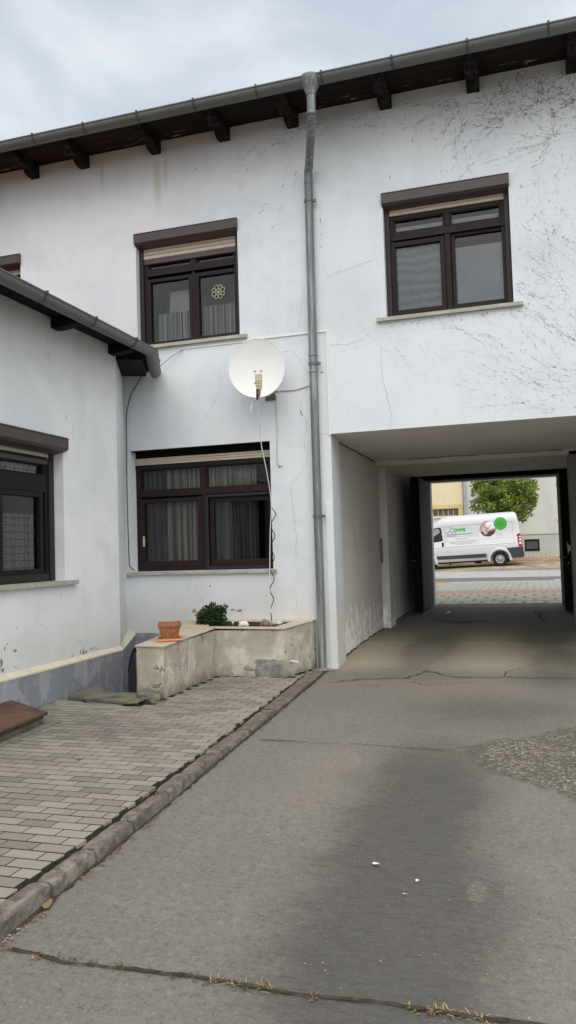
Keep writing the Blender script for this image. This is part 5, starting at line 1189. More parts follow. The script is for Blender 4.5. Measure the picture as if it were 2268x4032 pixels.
mb = MB(); prof = [(0.001, 0.001, 0.0145), (0.082, 0.120, 0.0145), (0.110, 0.152, 0.148), (0.120, 0.162, 0.150), (0.122, 0.164, 0.158), (0.122, 0.164, 0.178), (0.117, 0.159, 0.183), (0.106, 0.148, 0.183), (0.102, 0.144, 0.170), (0.076, 0.114, 0.03), (0.001, 0.001, 0.03)]
mb.grid([rrect(a, b, min(0.016, a * 0.5), z) for a, b, z in prof]); tag(mb.build('terracotta_pot', M['terra'], None, smooth=True), 'empty rectangular terracotta trough standing in its saucer on the planter wall', 'flower pot')
# slab over the cellar steps
mb = MB(); P = [(-4.56, 6.98), (-4.2, 6.91), (-3.80, 6.83), (-3.72, 6.88), (-3.72, 7.06), (-3.92, 7.24), (-4.3, 7.27), (-4.56, 7.30)]
mb.prism(P, [0.010] * 8, [0.044, 0.042, 0.038, 0.036, 0.04, 0.048, 0.05, 0.052]); tag(mb.build('stone_slab', M['slab'], None, bevel=0.008), 'thin mossy concrete slab lying between the grey plinth and the planter wall', 'slab')
mb = MB(); rock('mortar_lump', (-3.72, 7.12, 0.03), (0.14, 0.10, 0.075), 'slab', 'mossy mortar lump at the foot of the front planter pillar', 21)
# rusty hatch
mb = MB(); P = [(-4.655, 6.21), (-4.06, 5.91), (-3.985, 5.05), (-3.96, 4.2), (-4.66, 4.2)]; mb.prism(P, [0.125, 0.098, 0.098, 0.098, 0.125], [0.150, 0.122, 0.122, 0.122, 0.150])
ht = mb.build('steel_hatch', M['rust'], None, bevel=0.004); tag(ht, 'rusty brown steel hatch lid lying by the grey plinth at the left edge', 'hatch')
mb = MB(); P2 = [(-4.63, 6.16), (-4.085, 5.88), (-4.015, 5.04), (-3.99, 4.25), (-4.63, 4.25)]; mb.prism(P2, 0.07, [0.124, 0.097, 0.097, 0.097, 0.124]); mb.build('hatch_flange', M['rust'], ht)
mb = MB(); mb.prism([(-4.672, 6.30), (-4.18, 6.16), (-4.02, 6.06), (-3.99, 5.2), (-3.975, 4.15), (-4.672, 4.15)], -0.04, [0.03, 0.022, 0.018, 0.018, 0.018, 0.03]); mb.add([], [])
mb.prism([(-4.60, 6.12), (-4.11, 5.86), (-4.05, 5.0), (-4.03, 4.3), (-4.60, 4.3)], 0.02, [0.085, 0.075, 0.072, 0.072, 0.085])
tag(mb.build('hatch_curb', M['concrete'], None, bevel=0.006), 'low crumbling concrete curb under the rusty steel hatch', 'curb')

# ================================================================= DISH, CABLES, STAKE
DN = Vector((0.20, -0.975, 0.06)).normalized(); DC = Vector((-3.135, 9.00, 3.70))
dish = thing('satellite_dish', 'white offset satellite dish with cream receiver mounted below the upper window', 'satellite dish', (-3.13, F, 3.45))
du = Vector((0, 0, 1)).cross(DN).normalized(); dv = DN.cross(du).normalized()
mb = MB(); RX, RZ, DEP = 0.345, 0.368, 0.062; rows = []
for j in range(15):
    r_ = j / 14; rows.append([DC + du * (RX * r_ * math.cos(2 * PI * k / 48)) + dv * (RZ * r_ * math.sin(2 * PI * k / 48)) - DN * (DEP * (1 - r_ * r_)) for k in range(49)])
for (rr, dz) in ((1.0, 0.004), (1.018, 0.004), (1.026, -0.006), (1.026, -0.022), (1.012, -0.024)):
    rows.append([DC + du * (RX * rr * math.cos(2 * PI * k / 48)) + dv * (RZ * rr * math.sin(2 * PI * k / 48)) + DN * dz for k in range(49)])
for j in range(13, -1, -1):
    r_ = j / 14; rows.append([DC + du * (RX * r_ * math.cos(2 * PI * k / 48)) + dv * (RZ * r_ * math.sin(2 * PI * k / 48)) - DN * (DEP * (1 - r_ * r_) + 0.012) for k in range(49)])
mb.grid(rows); mb.build('reflector', M['dish'], dish, smooth=True, fixn=False)
mb = MB()
for (a, b) in ((-0.032, -0.025), (0.045, -0.025), (-0.032, -0.175)):
    r2 = (a / RX) ** 2 + (b / RZ) ** 2; p = DC + du * a + dv * b - DN * (DEP * (1 - r2) - 0.002); mb.tube([p, p + DN * 0.006], 0.0095, 10)
mb.build('bolts', M['black_plastic'], dish)
mb = MB(); mb.tube([(-3.10, F, 3.42), (-3.10, 9.16, 3.42), (-3.10, 9.14, 3.66)], 0.02, 12); mb.box(-3.17, -3.03, F - 0.012, F, 3.36, 3.50); mb.box(-3.15, -3.05, 9.10, 9.17, 3.55, 3.75); mb.box(-3.14, -3.0, 9.06, 9.12, 3.355, 3.385); mb.build('mount', M['metal_dark'], dish, bevel=0.004)
mb = MB(); arm_tip = Vector((-2.955, 8.47, 3.20)); mb.tube([(-3.12, 9.07, 3.50), (-3.10, 8.93, 3.318), (-2.97, 8.50, 3.215), arm_tip], 0.012, 8); mb.tube([arm_tip, (-2.95, 8.45, 3.33)], 0.011, 8); mb.build('feed_arm', M['metal_dark'], dish, smooth=True)
mb = MB(); mb.box(-2.962, -2.888, 8.425, 8.475, 3.345, 3.49); lb = mb.build('receiver', M['lnb'], dish, bevel=0.008)
mb = MB(); mb.box(-2.952, -2.888, 8.418, 8.4245, 3.40, 3.425); mb.box(-2.95, -2.905, 8.418, 8.4245, 3.378, 3.395); mb.box(-2.954, -2.894, 8.43, 8.47, 3.312, 3.344); mb.tube([(-2.925, 8.50, 3.46), (-2.925, 8.476, 3.46)], 0.028, 14); mb.build('receiver_cover', M['lnb'], lb, bevel=0.003)
mb = MB(); mb.tube([(-2.945, 8.44, 3.315), (-2.95, 8.43, 3.25), (-2.955, 8.45, 3.20)], 0.0045, 6); mb.tube([(-2.91, 8.44, 3.315), (-2.905, 8.43, 3.27), (-2.94, 8.44, 3.22), (-2.955, 8.47, 3.20)], 0.0045, 6); mb.tube([(-2.928, 8.44, 3.315), (-2.935, 8.43, 3.25), (-2.955, 8.47, 3.19)], 0.0045, 6); mb.build('feed_leads', M['black_plastic'], lb, smooth=True)
def cable(name, pts, r, mat, lab, cat='cable', sub=6):
    P = [Vector(p) for p in pts]; out = []
    for i in range(len(P) - 1):
        p0, p1, p2, p3 = P[max(i - 1, 0)], P[i], P[i + 1], P[min(i + 2, len(P) - 1)]
        for k in range(sub):
            t_ = k / sub; out.append(0.5 * ((2 * p1) + (p2 - p0) * t_ + (2 * p0 - 5 * p1 + 4 * p2 - p3) * t_ ** 2 + (3 * p1 - p0 - 3 * p2 + p3) * t_ ** 3))
    out.append(P[-1]); mb = MB(); mb.tube(out, r, 6); return tag(mb.build(name, M[mat], None, smooth=True), lab, cat, 'cables of the satellite dish' if name == 'dish_cable' else None)
Fy = F - 0.008
cable('dish_cable', [(-2.57, Fy, 3.510), (-2.659, Fy, 3.492), (-2.775, Fy, 3.471), (-2.902, Fy, 3.473), (-3.019, Fy, 3.477), (-3.085, Fy - 0.05, 3.468)], 0.0085, 'cream_cable', 'cream cable running sideways from the dish mount to the downpipe')
cable('dish_cable', [(-3.075, Fy - 0.02, 3.466), (-3.035, Fy, 3.442), (-3.022, Fy, 3.39), (-3.029, Fy, 3.144), (-3.017, Fy, 2.975), (-3.035, Fy, 2.642), (-3.019, Fy, 2.541), (-3.002, Fy + 0.006, 2.517)], 0.007, 'cream_cable', 'cream cable hanging down the wall from the dish to a hole beside the lower window')
cable('cable_tail', [(-2.955, 8.47, 3.195), (-3.0, 8.52, 3.215), (-3.05, 8.6, 3.20), (-3.075, 8.6, 3.15), (-3.085, 8.6, 3.09)], 0.008, 'white_plastic', 'short white loose cable end curling below the dish receiver')
cable('support_string', [(-2.958, 8.47, 3.19), (-2.985, 8.58, 3.03), (-3.02, 8.75, 2.72), (-3.012, 8.90, 2.40), (-3.02, 9.06, 2.03), (-3.065, 9.11, 1.62), (-3.10, 9.155, 1.11), (-3.123, 9.2, 0.938), (-3.131, 9.24, 0.69)], 0.0055, 'white_plastic', 'thin white string running from the dish arm down to the spiral stake', 'string')
mb = MB(); pts = []
for i in range(100):
    t_ = i / 99; z = lerp(0.56, 2.02, t_); a = t_ * 2 * PI * 5.5; am = 0.026 * min(1, t_ * 5) * (1 if t_ < 0.9 else 1.3); pts.append((lerp(-3.135, -3.065, t_) + am * math.cos(a), 9.27 + am * math.sin(a), z))
mb.tube(pts, 0.006, 6); tag(mb.build('spiral_stake', M['black_plastic'], None, smooth=True), 'black spiral plant stake standing in the planter before the lower window', 'plant stake')
Fc = F - 0.03
cable('wall_cable', [(-4.86, Fc, 3.90), (-4.90, Fc, 3.85), (-4.966, Fc, 3.753), (-5.058, Fc, 3.627), (-5.12, Fc, 3.445), (-5.145, Fc, 3.285), (-5.15, Fc, 2.936), (-5.155, Fc, 2.56), (-5.155, Fc, 2.085), (-5.15, Fc, 1.723), (-5.143, Fc, 1.351), (-5.12, Fc, 1.29), (-5.089, Fc + 0.05, 1.249)], 0.006, 'black_plastic', 'thin black cable running down the inner corner between wing and house')
cable('aerial_wire', [(-4.66, 9.26, 3.87), (-4.617, 9.29, 3.906), (-4.455, 9.32, 4.035), (-4.30, F - 0.01, 4.14)], 0.005, 'metal_dark', 'thin grey wire from the wing gutter end up to the window sill')

# ================================================================= STREET
SZ = [(17.4, 0.168), (21.2, 0.17), (22.6, 0.168), (28.65, 0.15), (32, 0.15), (36.38, 0.255)]
def strip_y(name, y0, y1, mat, x0=-40, x1=40, z=None, dz=0.0, parent=None):
    f = z or (lambda x, y: interp(SZ, y)); n = max(1, int((y1 - y0) / 1.0)); mb = MB(); nx = 40
    mb.grid([[(lerp(x0, x1, i / nx), lerp(y0, y1, j / n), f(lerp(x0, x1, i / nx), lerp(y0, y1, j / n)) + dz) for i in range(nx + 1)] for j in range(n + 1)])
    return struct(mb.build(name, M[mat], None, fixn=True, smooth=True))
strip_y('sidewalk', 17.38, 21.2, 'st_pave'); strip_y('sidewalk_band', 21.2, 22.6, 'st_red', dz=0.002)
strip_y('driveway_bay', 22.6, 28.65, 'st_bay', x0=-2.85, dz=0.004); strip_y('near_verge', 22.6, 28.65, 'sand', x0=-40, x1=-2.85)
strip_y('road_edge', 28.65, 31.9, 'st_dark'); strip_y('road', 31.9, 36.38, 'st_road')
strip_y('road_marking', 36.0, 36.14, 'st_mark', x0=-0.9, x1=14, dz=0.005)
mb = MB(); mb.quad((0.66, 28.9, 0.156), (1.0, 28.75, 0.156), (1.05, 28.95, 0.156), (0.70, 29.2, 0.156)); struct(mb.build('road_marking', M['st_mark'], None))
def vz(x, y):
    b = interp([(36.5, 0.36), (38.2, 0.425), (40.4, 0.50), (42.0, 0.60), (46.2, 0.865)], y); k = max(-4.5, min(1.2, x + 1.45)) * 0.040 * max(0, 1 - max(0, y - 39.4) / 2.2)
    return max(b + min(0, k), 0.245)
strip_y('verge', 36.5, 41.9, 'sand', z=vz); strip_y('far_sidewalk_band', 41.9, 44.0, 'st_red', z=vz, dz=0.003); strip_y('far_sidewalk', 44.0, 46.1, 'st_pave', z=lambda x, y: vz(x, y) + 0.001)
mb = MB()
for i in range(-16, 20):
    x0, x1 = i * 1.0 + 0.006 - 0.35, i * 1.0 + 0.994 - 0.35
    z0, z1 = vz(x0, 36.5) + 0.004, vz(x1, 36.5) + 0.004; mb.prism([(x0, 36.36), (x1, 36.36), (x1, 36.52), (x0, 36.52)], 0.1, [z0, z1, z1, z0])
struct(mb.build('street_kerb', M['st_kerb'], None, bevel=0.01))
# ---- buildings over the road
BY = 46.0
gh = thing('grey_house', 'grey-green rendered house across the street with a cellar window in its plinth', 'house', (3, BY, 0.9))
mb = MB()
def fm(u, v, w): return (u, BY + w, v)
HB = (-0.42, 0.385, 1.06, 1.67); HW = (1.44, 2.75, 2.80, 4.75)
wall_sheet(mb, fm, [-3.55, 0, 4, 12], [1.94, 4, 7, 9.5], [HW], 0.25); mb.box(-3.55, 12, BY + 0.6, BY + 8, 0.3, 9.5)
mb.build('wall', M['greygreen'], gh, fixn=False)
mb = MB(); fp = lambda u, v, w: (u, BY - 0.05 + w, v); wall_sheet(mb, fp, [-3.55, 4, 12], [0.3, 1.0, 1.9], [HB], 0.25); mb.quad((-3.55, BY - 0.05, 1.9), (12, BY - 0.05, 1.9), (12, BY, 1.925), (-3.55, BY, 1.925)); mb.build('plinth', M['greyplinth'], gh, fixn=False)
mb = MB(); mb.box(-3.5, 12, BY - 0.058, BY + 0.01, 1.912, 1.942); mb.build('plinth_seam', M['metal_dark'], gh)
mb = WB(fp); mb.ring(HB[0] + 0.01, HB[1] - 0.01, HB[2] + 0.01, HB[3] - 0.01, 0.06, 0.08, 0.16); mb.b(HB[0], HB[1], HB[2] - 0.05, HB[2] + 0.008, -0.03, 0.1); bw = mb.build('cellar_window', M['frame_dark'], gh)
mb = WB(fp); mb.b(HB[0] + 0.07, HB[1] - 0.07, HB[2] + 0.07, HB[3] - 0.07, 0.13, 0.15); mb.build('mesh_pane', M['base_window'], bw)
mb = WB(fm); mb.ring(HW[0] + 0.01, HW[1] - 0.01, HW[2] + 0.01, HW[3] - 0.01, 0.10, 0.06, 0.16); sw = mb.build('window', M['redbrown'], gh)
mb = WB(fm); mb.b(HW[0] + 0.11, HW[1] - 0.11, HW[2] + 0.11, HW[3] - 0.11, 0.12, 0.15); mb.build('pane', M['redbrown'], sw); mb = WB(fm); mb.b(HW[0] - 0.02, HW[1] + 0.02, HW[3] - 0.14, HW[3] + 0.01, -0.05, 0.1); mb.build('shutter_box', M['frame_dark'], sw)
mb = WB(fm); mb.b(HW[0] - 0.08, HW[1] + 0.08, HW[2] - 0.07, HW[2] + 0.008, -0.07, 0.1); mb.build('sill', M['white_plastic'], sw)
mb = MB(); mb.prism([(-3.9, BY - 0.5), (12.2, BY - 0.5), (12.2, BY + 9), (-3.9, BY + 9)], 9.5, [9.6, 9.6, 12.5, 12.5]); mb.build('roof', M['tile'], gh)
mb = MB(); mb.tube([(-3.58, BY - 0.12, 0.9), (-3.58, BY - 0.12, 9.4)], 0.085, 12); mb.build('downpipe', M['bluegrey_pipe'], gh, smooth=True)
yh = thing('yellow_building', 'yellow rendered building across the street with a strip of small glass panes', 'building', (-8, BY, 0.9))
mb = MB(); GBW = (-7.5, -3.98, 3.16, 3.58); GD = (-7.4, -4.05, 0.3, 3.06); fy_ = lambda u, v, w: (u, BY + 0.02 + w, v)
wall_sheet(mb, fy_, [-20, -10, -3.7], [0.3, 3, 7, 9], [GBW, GD], 0.2); mb.box(-20, -3.7, BY + 0.5, BY + 8, 0.3, 9); mb.build('wall', M['yellow'], yh, fixn=False)
mb = WB(fy_); mb.b(-20, -3.75, 3.60, 3.82, -0.03, 0.01); mb.b(-3.97, -3.70, 0.5, 3.59, -0.028, 0.01); mb.build('lintel_band', M['yellow_band'], yh)
mb = WB(fy_); mb.b(GBW[0], GBW[1], GBW[2], GBW[3], 0.12, 0.15); gw = mb.build('strip_window', M['glassblock'], yh)
mb = WB(fy_)
for i in range(13): x_ = lerp(GBW[0], GBW[1], i / 12); mb.b(x_ - 0.02, x_ + 0.02, GBW[2], GBW[3], 0.06, 0.125)
mb.b(GBW[0], GBW[1], GBW[2], GBW[2] + 0.03, 0.055, 0.12); mb.build('glazing_bars', M['mortar_bar'], gw)
mb = WB(fy_); n_ = 14
for i in range(n_): a, b = lerp(GD[0], GD[1], i / n_), lerp(GD[0], GD[1], (i + 1) / n_); mb.b(a + 0.008, b - 0.008, GD[2], GD[3], 0.10, 0.14)
mb.b(GD[0], GD[1], GD[2], GD[3], 0.115, 0.16); mb.build('garage_door', M['white_door'], yh)
mb = MB(); mb.prism([(-20, BY - 0.4), (-3.95, BY - 0.4), (-3.95, BY + 8.5), (-20, BY + 8.5)], 9.0, [9.1, 9.1, 11.5, 11.5]); mb.build('roof', M['tile'], yh)
# ---- street tree
tr = thing('street_tree', 'round-crowned leafy street tree standing on the verge behind the van', 'tree', (-1.25, 41.2, 0.55))
mb = MB(); TX, TY = -1.25, 41.2
mb.tube([(TX, TY, 0.45), (TX + 0.03, TY, 1.4), (TX - 0.02, TY, 2.6), (TX + 0.05, TY, 3.8), (TX, TY, 5.0)], [0.16, 0.13, 0.11, 0.08, 0.03], 10)
for i in range(16):
    a = random.uniform(0, 2 * PI); z0 = random.uniform(2.3, 3.6); l = random.uniform(0.8, 1.4); mb.tube([(TX, TY, z0), (TX + math.cos(a) * l * 0.5, TY + math.sin(a) * l * 0.5, z0 + 0.35), (TX + math.cos(a) * l, TY + math.sin(a) * l, z0 + 0.8)], [0.05, 0.035, 0.012], 6)
mb.build('trunk', M['bark'], tr, smooth=True)
mb = MB(); cl = []
for i in range(420):
    d = Vector((random.gauss(0, 1), random.gauss(0, 1), random.gauss(0, 1))).normalized(); k = random.uniform(0.25, 1.0) ** 0.6
    zc = 4.15 + d.z * k * 1.75; rr = 1.72 * (1.0 if zc < 4.6 else 1.0 - 0.18 * (zc - 4.6)); 
    px, py = TX + d.x * k * rr, TY + d.y * k * rr
    if zc < 2.55 + 0.25 * noise.noise((px * 2, py * 2, 0)): continue
    leaves(mb, (px, py, zc), (0.20 * random.uniform(.7, 1.3), 0.20, 0.15), 38, 0.15, hollow=0.15)
mb.build('crown', M['leaf'], tr, fixn=False)

# ================================================================= VAN (local x runs from the rear bumper to the nose, +y is its left side)
from mathutils import Euler
van_rot = Euler((0, math.radians(-2.3) * -1, PI), 'XYZ')
van = bpy.data.objects.new('delivery_van', None); COL.objects.link(van); van.empty_display_size = 0.3
van['label'] = 'white high-roof panel van with green lettering parked across the street, nose hidden by the gate'; van['category'] = 'van'
def vpart(mb, name, mat, parent=None, **k):
    o = mb.build(name, M[mat] if isinstance(mat, str) else mat, None, **k); o.parent = parent or van; return o
HWd = 1.02
PROF = [  # z, rear x, front x, half width
 (0.34, 0.06, 5.25, 0.93), (0.42, 0.02, 5.38, 0.985), (0.62, 0.00, 5.41, 1.01), (0.85, 0.01, 5.40, HWd), (1.05, 0.02, 5.30, HWd), (1.08, 0.025, 5.22, 1.008), (1.33, 0.03, 4.72, 1.00), (1.37, 0.035, 4.66, 0.985), (1.7, 0.05, 4.42, 0.97), (2.04, 0.08, 4.16, 0.945), (2.08, 0.085, 4.13, 0.95), (2.25, 0.115, 3.97, 0.925), (2.40, 0.15, 3.76, 0.88), (2.49, 0.21, 3.58, 0.80), (2.53, 0.32, 3.40, 0.68), (2.545, 0.55, 3.2, 0.45)]
def vw(z): return interp([(p[0], p[3]) for p in PROF], z)
def vr(z): return interp([(p[0], p[1]) for p in PROF], z)
mb = MB(); rows = []
for z, xr, xf, hw_ in PROF:
    rr, rf = min(0.14, hw_ * 0.4), min(0.42, hw_ * 0.45); row_ = []
    for (cx, cy, a0, r_) in ((xf - rf, hw_ - rf * 0.55, 0, rf), (xr + rr, hw_ - rr, PI / 2, rr), (xr + rr, -hw_ + rr, PI, rr), (xf - rf, -hw_ + rf * 0.55, 1.5 * PI, rf)):
        for k in range(7):
            a = a0 + PI / 2 * k / 6; ry = r_ * 0.55 if r_ == rf else r_; row_.append((cx + r_ * math.cos(a), cy + ry * math.sin(a), z))
    row_.append(row_[0]); rows.append(row_)
mb.grid(rows); n_ = len(rows[0]) - 1
mb.add(rows[0][:-1], [tuple(range(n_))[::-1]]); mb.add(rows[-1][:-1], [tuple(range(n_))])
bmx = bmesh.new(); me_ = bpy.data.meshes.new('tmp'); me_.from_pydata(mb.v, [], mb.f); bmx.from_mesh(me_); bmesh.ops.remove_doubles(bmx, verts=bmx.verts, dist=1e-5); bmesh.ops.recalc_face_normals(bmx, faces=bmx.faces)
body_me = bpy.data.meshes.new('van_body'); bmx.to_mesh(body_me); bmx.free(); body = bpy.data.objects.new('van_body', body_me); COL.objects.link(body)
WX = (1.03, 4.48); WR = 0.345
cuts = []
for wx in WX:
    c = MB(); pts = [(wx + 0.43 * math.cos(PI * k / 20), 0.36 + 0.40 * math.sin(PI * k / 20)) for k in range(21)]; pts = [(wx + 0.43, 0.1)] + pts + [(wx - 0.43, 0.1)]
    c.extr([(x, -1.3, z) for x, z in pts], (0, 0.62, 0)); c.extr([(x, 0.68, z) for x, z in pts], (0, 0.62, 0))
    co_ = c.build('cut', M['van_dark'], None); cuts.append(co_)
    bo = body.modifiers.new('b', 'BOOLEAN'); bo.object = co_; bo.operation = 'DIFFERENCE'; bo.solver = 'EXACT'
bpy.context.view_layer.update()
dg = bpy.context.evaluated_depsgraph_get(); nm = bpy.data.meshes.new_from_object(body.evaluated_get(dg)); 
bpy.data.objects.remove(body)
for c in cuts: bpy.data.objects.remove(c)
nm.materials.clear(); nm.materials.append(M['van']); nm.polygons.foreach_set('use_smooth', [True] * len(nm.polygons)); nm.polygons.foreach_set('material_index', [0] * len(nm.polygons)); nm.set_sharp_from_angle(angle=math.radians(28))
body = bpy.data.objects.new('body', nm); COL.objects.link(body); body.parent = van
def side(x, z, d=0.004): return (x, vw(z) + d, z)
def decal(mb, pts, d=0.005):  # polygon in (x, z) on the left side
    mb.add([side(x, z, d) for x, z in pts], [tuple(range(len(pts)))])
def sbar(mb, pts, wd, d=0.006):
    for (x0, z0), (x1, z1) in zip(pts, pts[1:]):
        t_ = Vector((x1 - x0, z1 - z0)); 
        if t_.length < 1e-6: continue
        n2 = Vector((-t_.y, t_.x)).normalized() * wd / 2; decal(mb, [(x0 + n2.x, z0 + n2.y), (x1 + n2.x, z1 + n2.y), (x1 - n2.x, z1 - n2.y), (x0 - n2.x, z0 - n2.y)], d)
# wheels
for wx in WX:
    for sgn in (1, -1):
        yo = 0.93 * sgn; c = MB(); sg = sgn
        prof = [(0.20, 0.0), (0.235, 0.02), (0.33, 0.012), (WR, -0.02), (WR, -0.19), (0.33, -0.215), (0.2, -0.2)]
        rows = [[(wx + r_ * math.cos(2 * PI * k / 32), yo + w_ * sg, WR + r_ * math.sin(2 * PI * k / 32)) for k in range(33)] for r_, w_ in prof]; c.grid(rows)
        wh = vpart(c, 'wheel', 'tyre', smooth=True)
        c = MB(); prof = [(0.205, 0.012), (0.195, -0.005), (0.17, -0.012), (0.10, -0.002), (0.065, 0.02), (0.055, 0.028), (0.001, 0.028)]
        c.grid([[(wx + r_ * math.cos(2 * PI * k / 32), yo + w_ * sg, WR + r_ * math.sin(2 * PI * k / 32)) for k in range(33)] for r_, w_ in prof]); vpart(c, 'rim', 'rim', wh, smooth=True)
        c = MB()
        for k in range(8): a = 2 * PI * k / 8; c.disc((wx + 0.137 * math.cos(a), yo + 0.001 * sg, WR + 0.137 * math.sin(a)), (1, 0, 0), (0, 0, 1), 0.026, n=10)
        for k in range(5): a = 2 * PI * k / 5; c.disc((wx + 0.085 * math.cos(a), yo + 0.016 * sg, WR + 0.085 * math.sin(a)), (1, 0, 0), (0, 0, 1), 0.012, n=8)
        vpart(c, 'rim_holes', 'tyre', wh, fixn=False)
# arch mouldings in body colour, rear bumper, side moulding, sills
for wx in WX:
    c = MB(); rows = []
    for r_, d in ((0.435, 0.012), (0.47, 0.03), (0.52, 0.026), (0.56, 0.004)):
        rows.append([(wx + r_ * math.cos(a), vw(0.8) + d, 0.36 + r_ * 0.95 * math.sin(a)) for a in [PI * (-0.06 + 1.12 * k / 24) for k in range(25)]])
    c.grid(rows); vpart(c, 'wheel_arch', 'van', smooth=True, fixn=False)
c = MB(); pts = [(-0.03, 0.36), (-0.035, 0.80), (0.0, 0.86), (0.30, 0.86), (0.70, 0.84), (0.615, 0.66), (0.585, 0.42), (0.58, 0.36)]
c.extr([(x, 0.86, z) for x, z in pts], (0, 0.182, 0)); c.extr([(x, -0.86, z) for x, z in pts], (0, -0.182, 0)); c.box(-0.06, 0.03, -0.86, 0.86, 0.38, 0.62); vpart(c, 'rear_bumper', 'van_dark', bevel=0.03)
c = MB(); c.extr([(1.63, vw(0.55), 0.465), (1.63, vw(0.55), 0.64), (3.97, vw(0.55), 0.655), (3.93, vw(0.55), 0.49)], (0, 0.028, 0)); vpart(c, 'side_moulding', 'van_dark', bevel=0.008)
c = MB(); c.box(1.5, 4.0, -0.8, 0.8, 0.27, 0.35); c.tube([(1.9, 0.75, 0.25), (2.2, 0.75, 0.27)], 0.07, 10); c.box(0.5, 1.3, -0.5, 0.5, 0.28, 0.42); c.tube([(3.4, 0.8, 0.2), (3.3, 0.8, 0.32)], 0.03, 6); vpart(c, 'underbody', 'tyre')
# rear: doors seam and lamps
for sgn in (1, -1):
    c = MB(); P = [(0.0, 0.87), (0.15, 0.87), (0.17, 1.15), (0.20, 1.40), (0.12, 1.50), (0.03, 1.47)]
    c.extr([(x, sgn * (vw(z) - 0.09), z) for x, z in P], (0, sgn * 0.098, 0)); lp = vpart(c, 'tail_lamp', 'lamp_red', bevel=0.012)
    c = MB()
    for (z0, z1) in ((0.98, 1.08), (1.14, 1.24), (1.30, 1.35)): c.extr([(x, sgn * (vw(z) + 0.004), z) for x, z in ((0.015, z0), (0.10, z0), (0.10, z1), (0.015, z1))], (0, sgn * 0.006, 0))
    vpart(c, 'lamp_lens', 'lamp_clear', lp)
# body seams and creases
c = MB()
sbar(c, [(3.50, 0.45), (3.51, 1.2), (3.53, 2.0), (3.53, 2.06)], 0.012); sbar(c, [(0.36, 2.06), (3.46, 2.06)], 0.012); sbar(c, [(0.36, 1.36), (0.36, 2.06)], 0.010); sbar(c, [(3.46, 1.36), (3.46, 2.06)], 0.010); sbar(c, [(3.53, 2.06), (3.9, 2.04)], 0.01); sbar(c, [(1.94, 2.08), (1.94, 2.44)], 0.008); sbar(c, [(0.4, 2.44), (3.5, 2.44)], 0.009)
sbar(c, [(3.46, 0.73), (3.46, 0.92), (3.32, 0.92), (3.31, 0.73)], 0.008)
vpart(c, 'panel_seams', 'sign_midgrey', fixn=False)
c = MB(); rows = []
for (z, d) in ((1.325, 0.002), (1.345, 0.014), (1.365, 0.004)): rows.append([(x, vw(1.345) + d, z) for x in (0.34, 3.46)])
c.grid(rows); rows = []
for (z, d) in ((1.04, 0.002), (1.065, 0.016), (1.085, 0.002)): rows.append([(x, vw(1.05) + d, z) for x in (0.25, 4.4)])
c.grid(rows); vpart(c, 'crease', 'van', fixn=False, smooth=True)
# cab door window, handle, mirror, windscreen
for sgn in (1, -1):
    P = [(3.60, 1.40), (3.64, 1.95), (3.70, 2.02), (4.05, 2.0), (4.22, 1.80), (4.45, 1.45), (4.45, 1.33), (3.95, 1.33), (3.66, 1.36)]
    c = MB(); c.add([(x, sgn * (vw(z) + 0.003), z) for x, z in P], [tuple(range(len(P)))]); dw = vpart(c, 'door_window', 'black_plastic', fixn=False)
    Q = [(3.72, 1.46), (3.74, 1.93), (3.80, 1.965), (4.02, 1.95), (4.04, 1.42), (3.80, 1.42)]; c = MB(); c.add([(x, sgn * (vw(z) + 0.006), z) for x, z in Q], [tuple(range(len(Q)))])
    Q = [(4.09, 1.42), (4.08, 1.93), (4.22, 1.74), (4.40, 1.42)]; c.add([(x, sgn * (vw(z) + 0.006), z) for x, z in Q], [tuple(range(len(Q)))]); vpart(c, 'pane', 'lamp_glass' if 'lamp_glass' in M else plain('van_side_pane_%d' % (sgn + 1), (0.30, 0.38, 0.36), 0.12, 0.6, var=0.35, sc_=2), dw, fixn=False)
    c = MB(); c.box(3.57, 3.67, sgn * vw(1.2) - 0.01, sgn * vw(1.2) + 0.03 * sgn, 1.10, 1.30); vpart(c, 'door_handle', 'black_plastic', bevel=0.02)
    c = MB(); c.box(4.42, 4.54, sgn * 1.02, sgn * 1.22, 1.40, 1.80); vpart(c, 'mirror', 'van_dark', bevel=0.03)
c = MB(); rows = [[(xf + 0.012, y_, z) for y_ in (-0.75, -0.3, 0.3, 0.75)] for z, xf in ((1.40, 4.62), (1.7, 4.42), (2.04, 4.16), (2.2, 4.02))]; c.grid(rows); vpart(c, 'windscreen', 'vanglass', fixn=False)
for sgn in (1, -1): c = MB(); c.box(5.28, 5.385, sgn * 0.62, sgn * 0.9, 0.78, 1.02); vpart(c, 'headlight', 'lamp_clear', bevel=0.03)
c = MB(); c.box(5.30, 5.44, -0.9, 0.9, 0.40, 0.66); vpart(c, 'front_bumper', 'van_dark', bevel=0.04)
# lettering and pictures on the side
def text(s_, x, z, h, mat, d=0.007, bold=0.0, xs=1.0, name='lettering'):
    cu = bpy.data.curves.new('t', 'FONT'); cu.body = s_; cu.size = h / 0.69; cu.offset = bold; cu.resolution_u = 3
    o = bpy.data.objects.new('t', cu); COL.objects.link(o); bpy.context.view_layer.update()
    me = bpy.data.meshes.new_from_object(o.evaluated_get(bpy.context.evaluated_depsgraph_get())); bpy.data.objects.remove(o)
    for v in me.vertices:
        lx, lz = x - v.co.x * xs, z + v.co.y; v.co = Vector(side(lx, lz, d))
    me.materials.clear(); me.materials.append(M[mat]); o = bpy.data.objects.new(name, me); COL.objects.link(o); o.parent = van; return o
text('DWS', 3.06, 1.765, 0.15, 'sign_green', bold=0.012, xs=1.12)
text('Haussicherheitstechnik', 3.04, 1.615, 0.062, 'sign_grey', bold=0.001, xs=1.02)
c = MB()
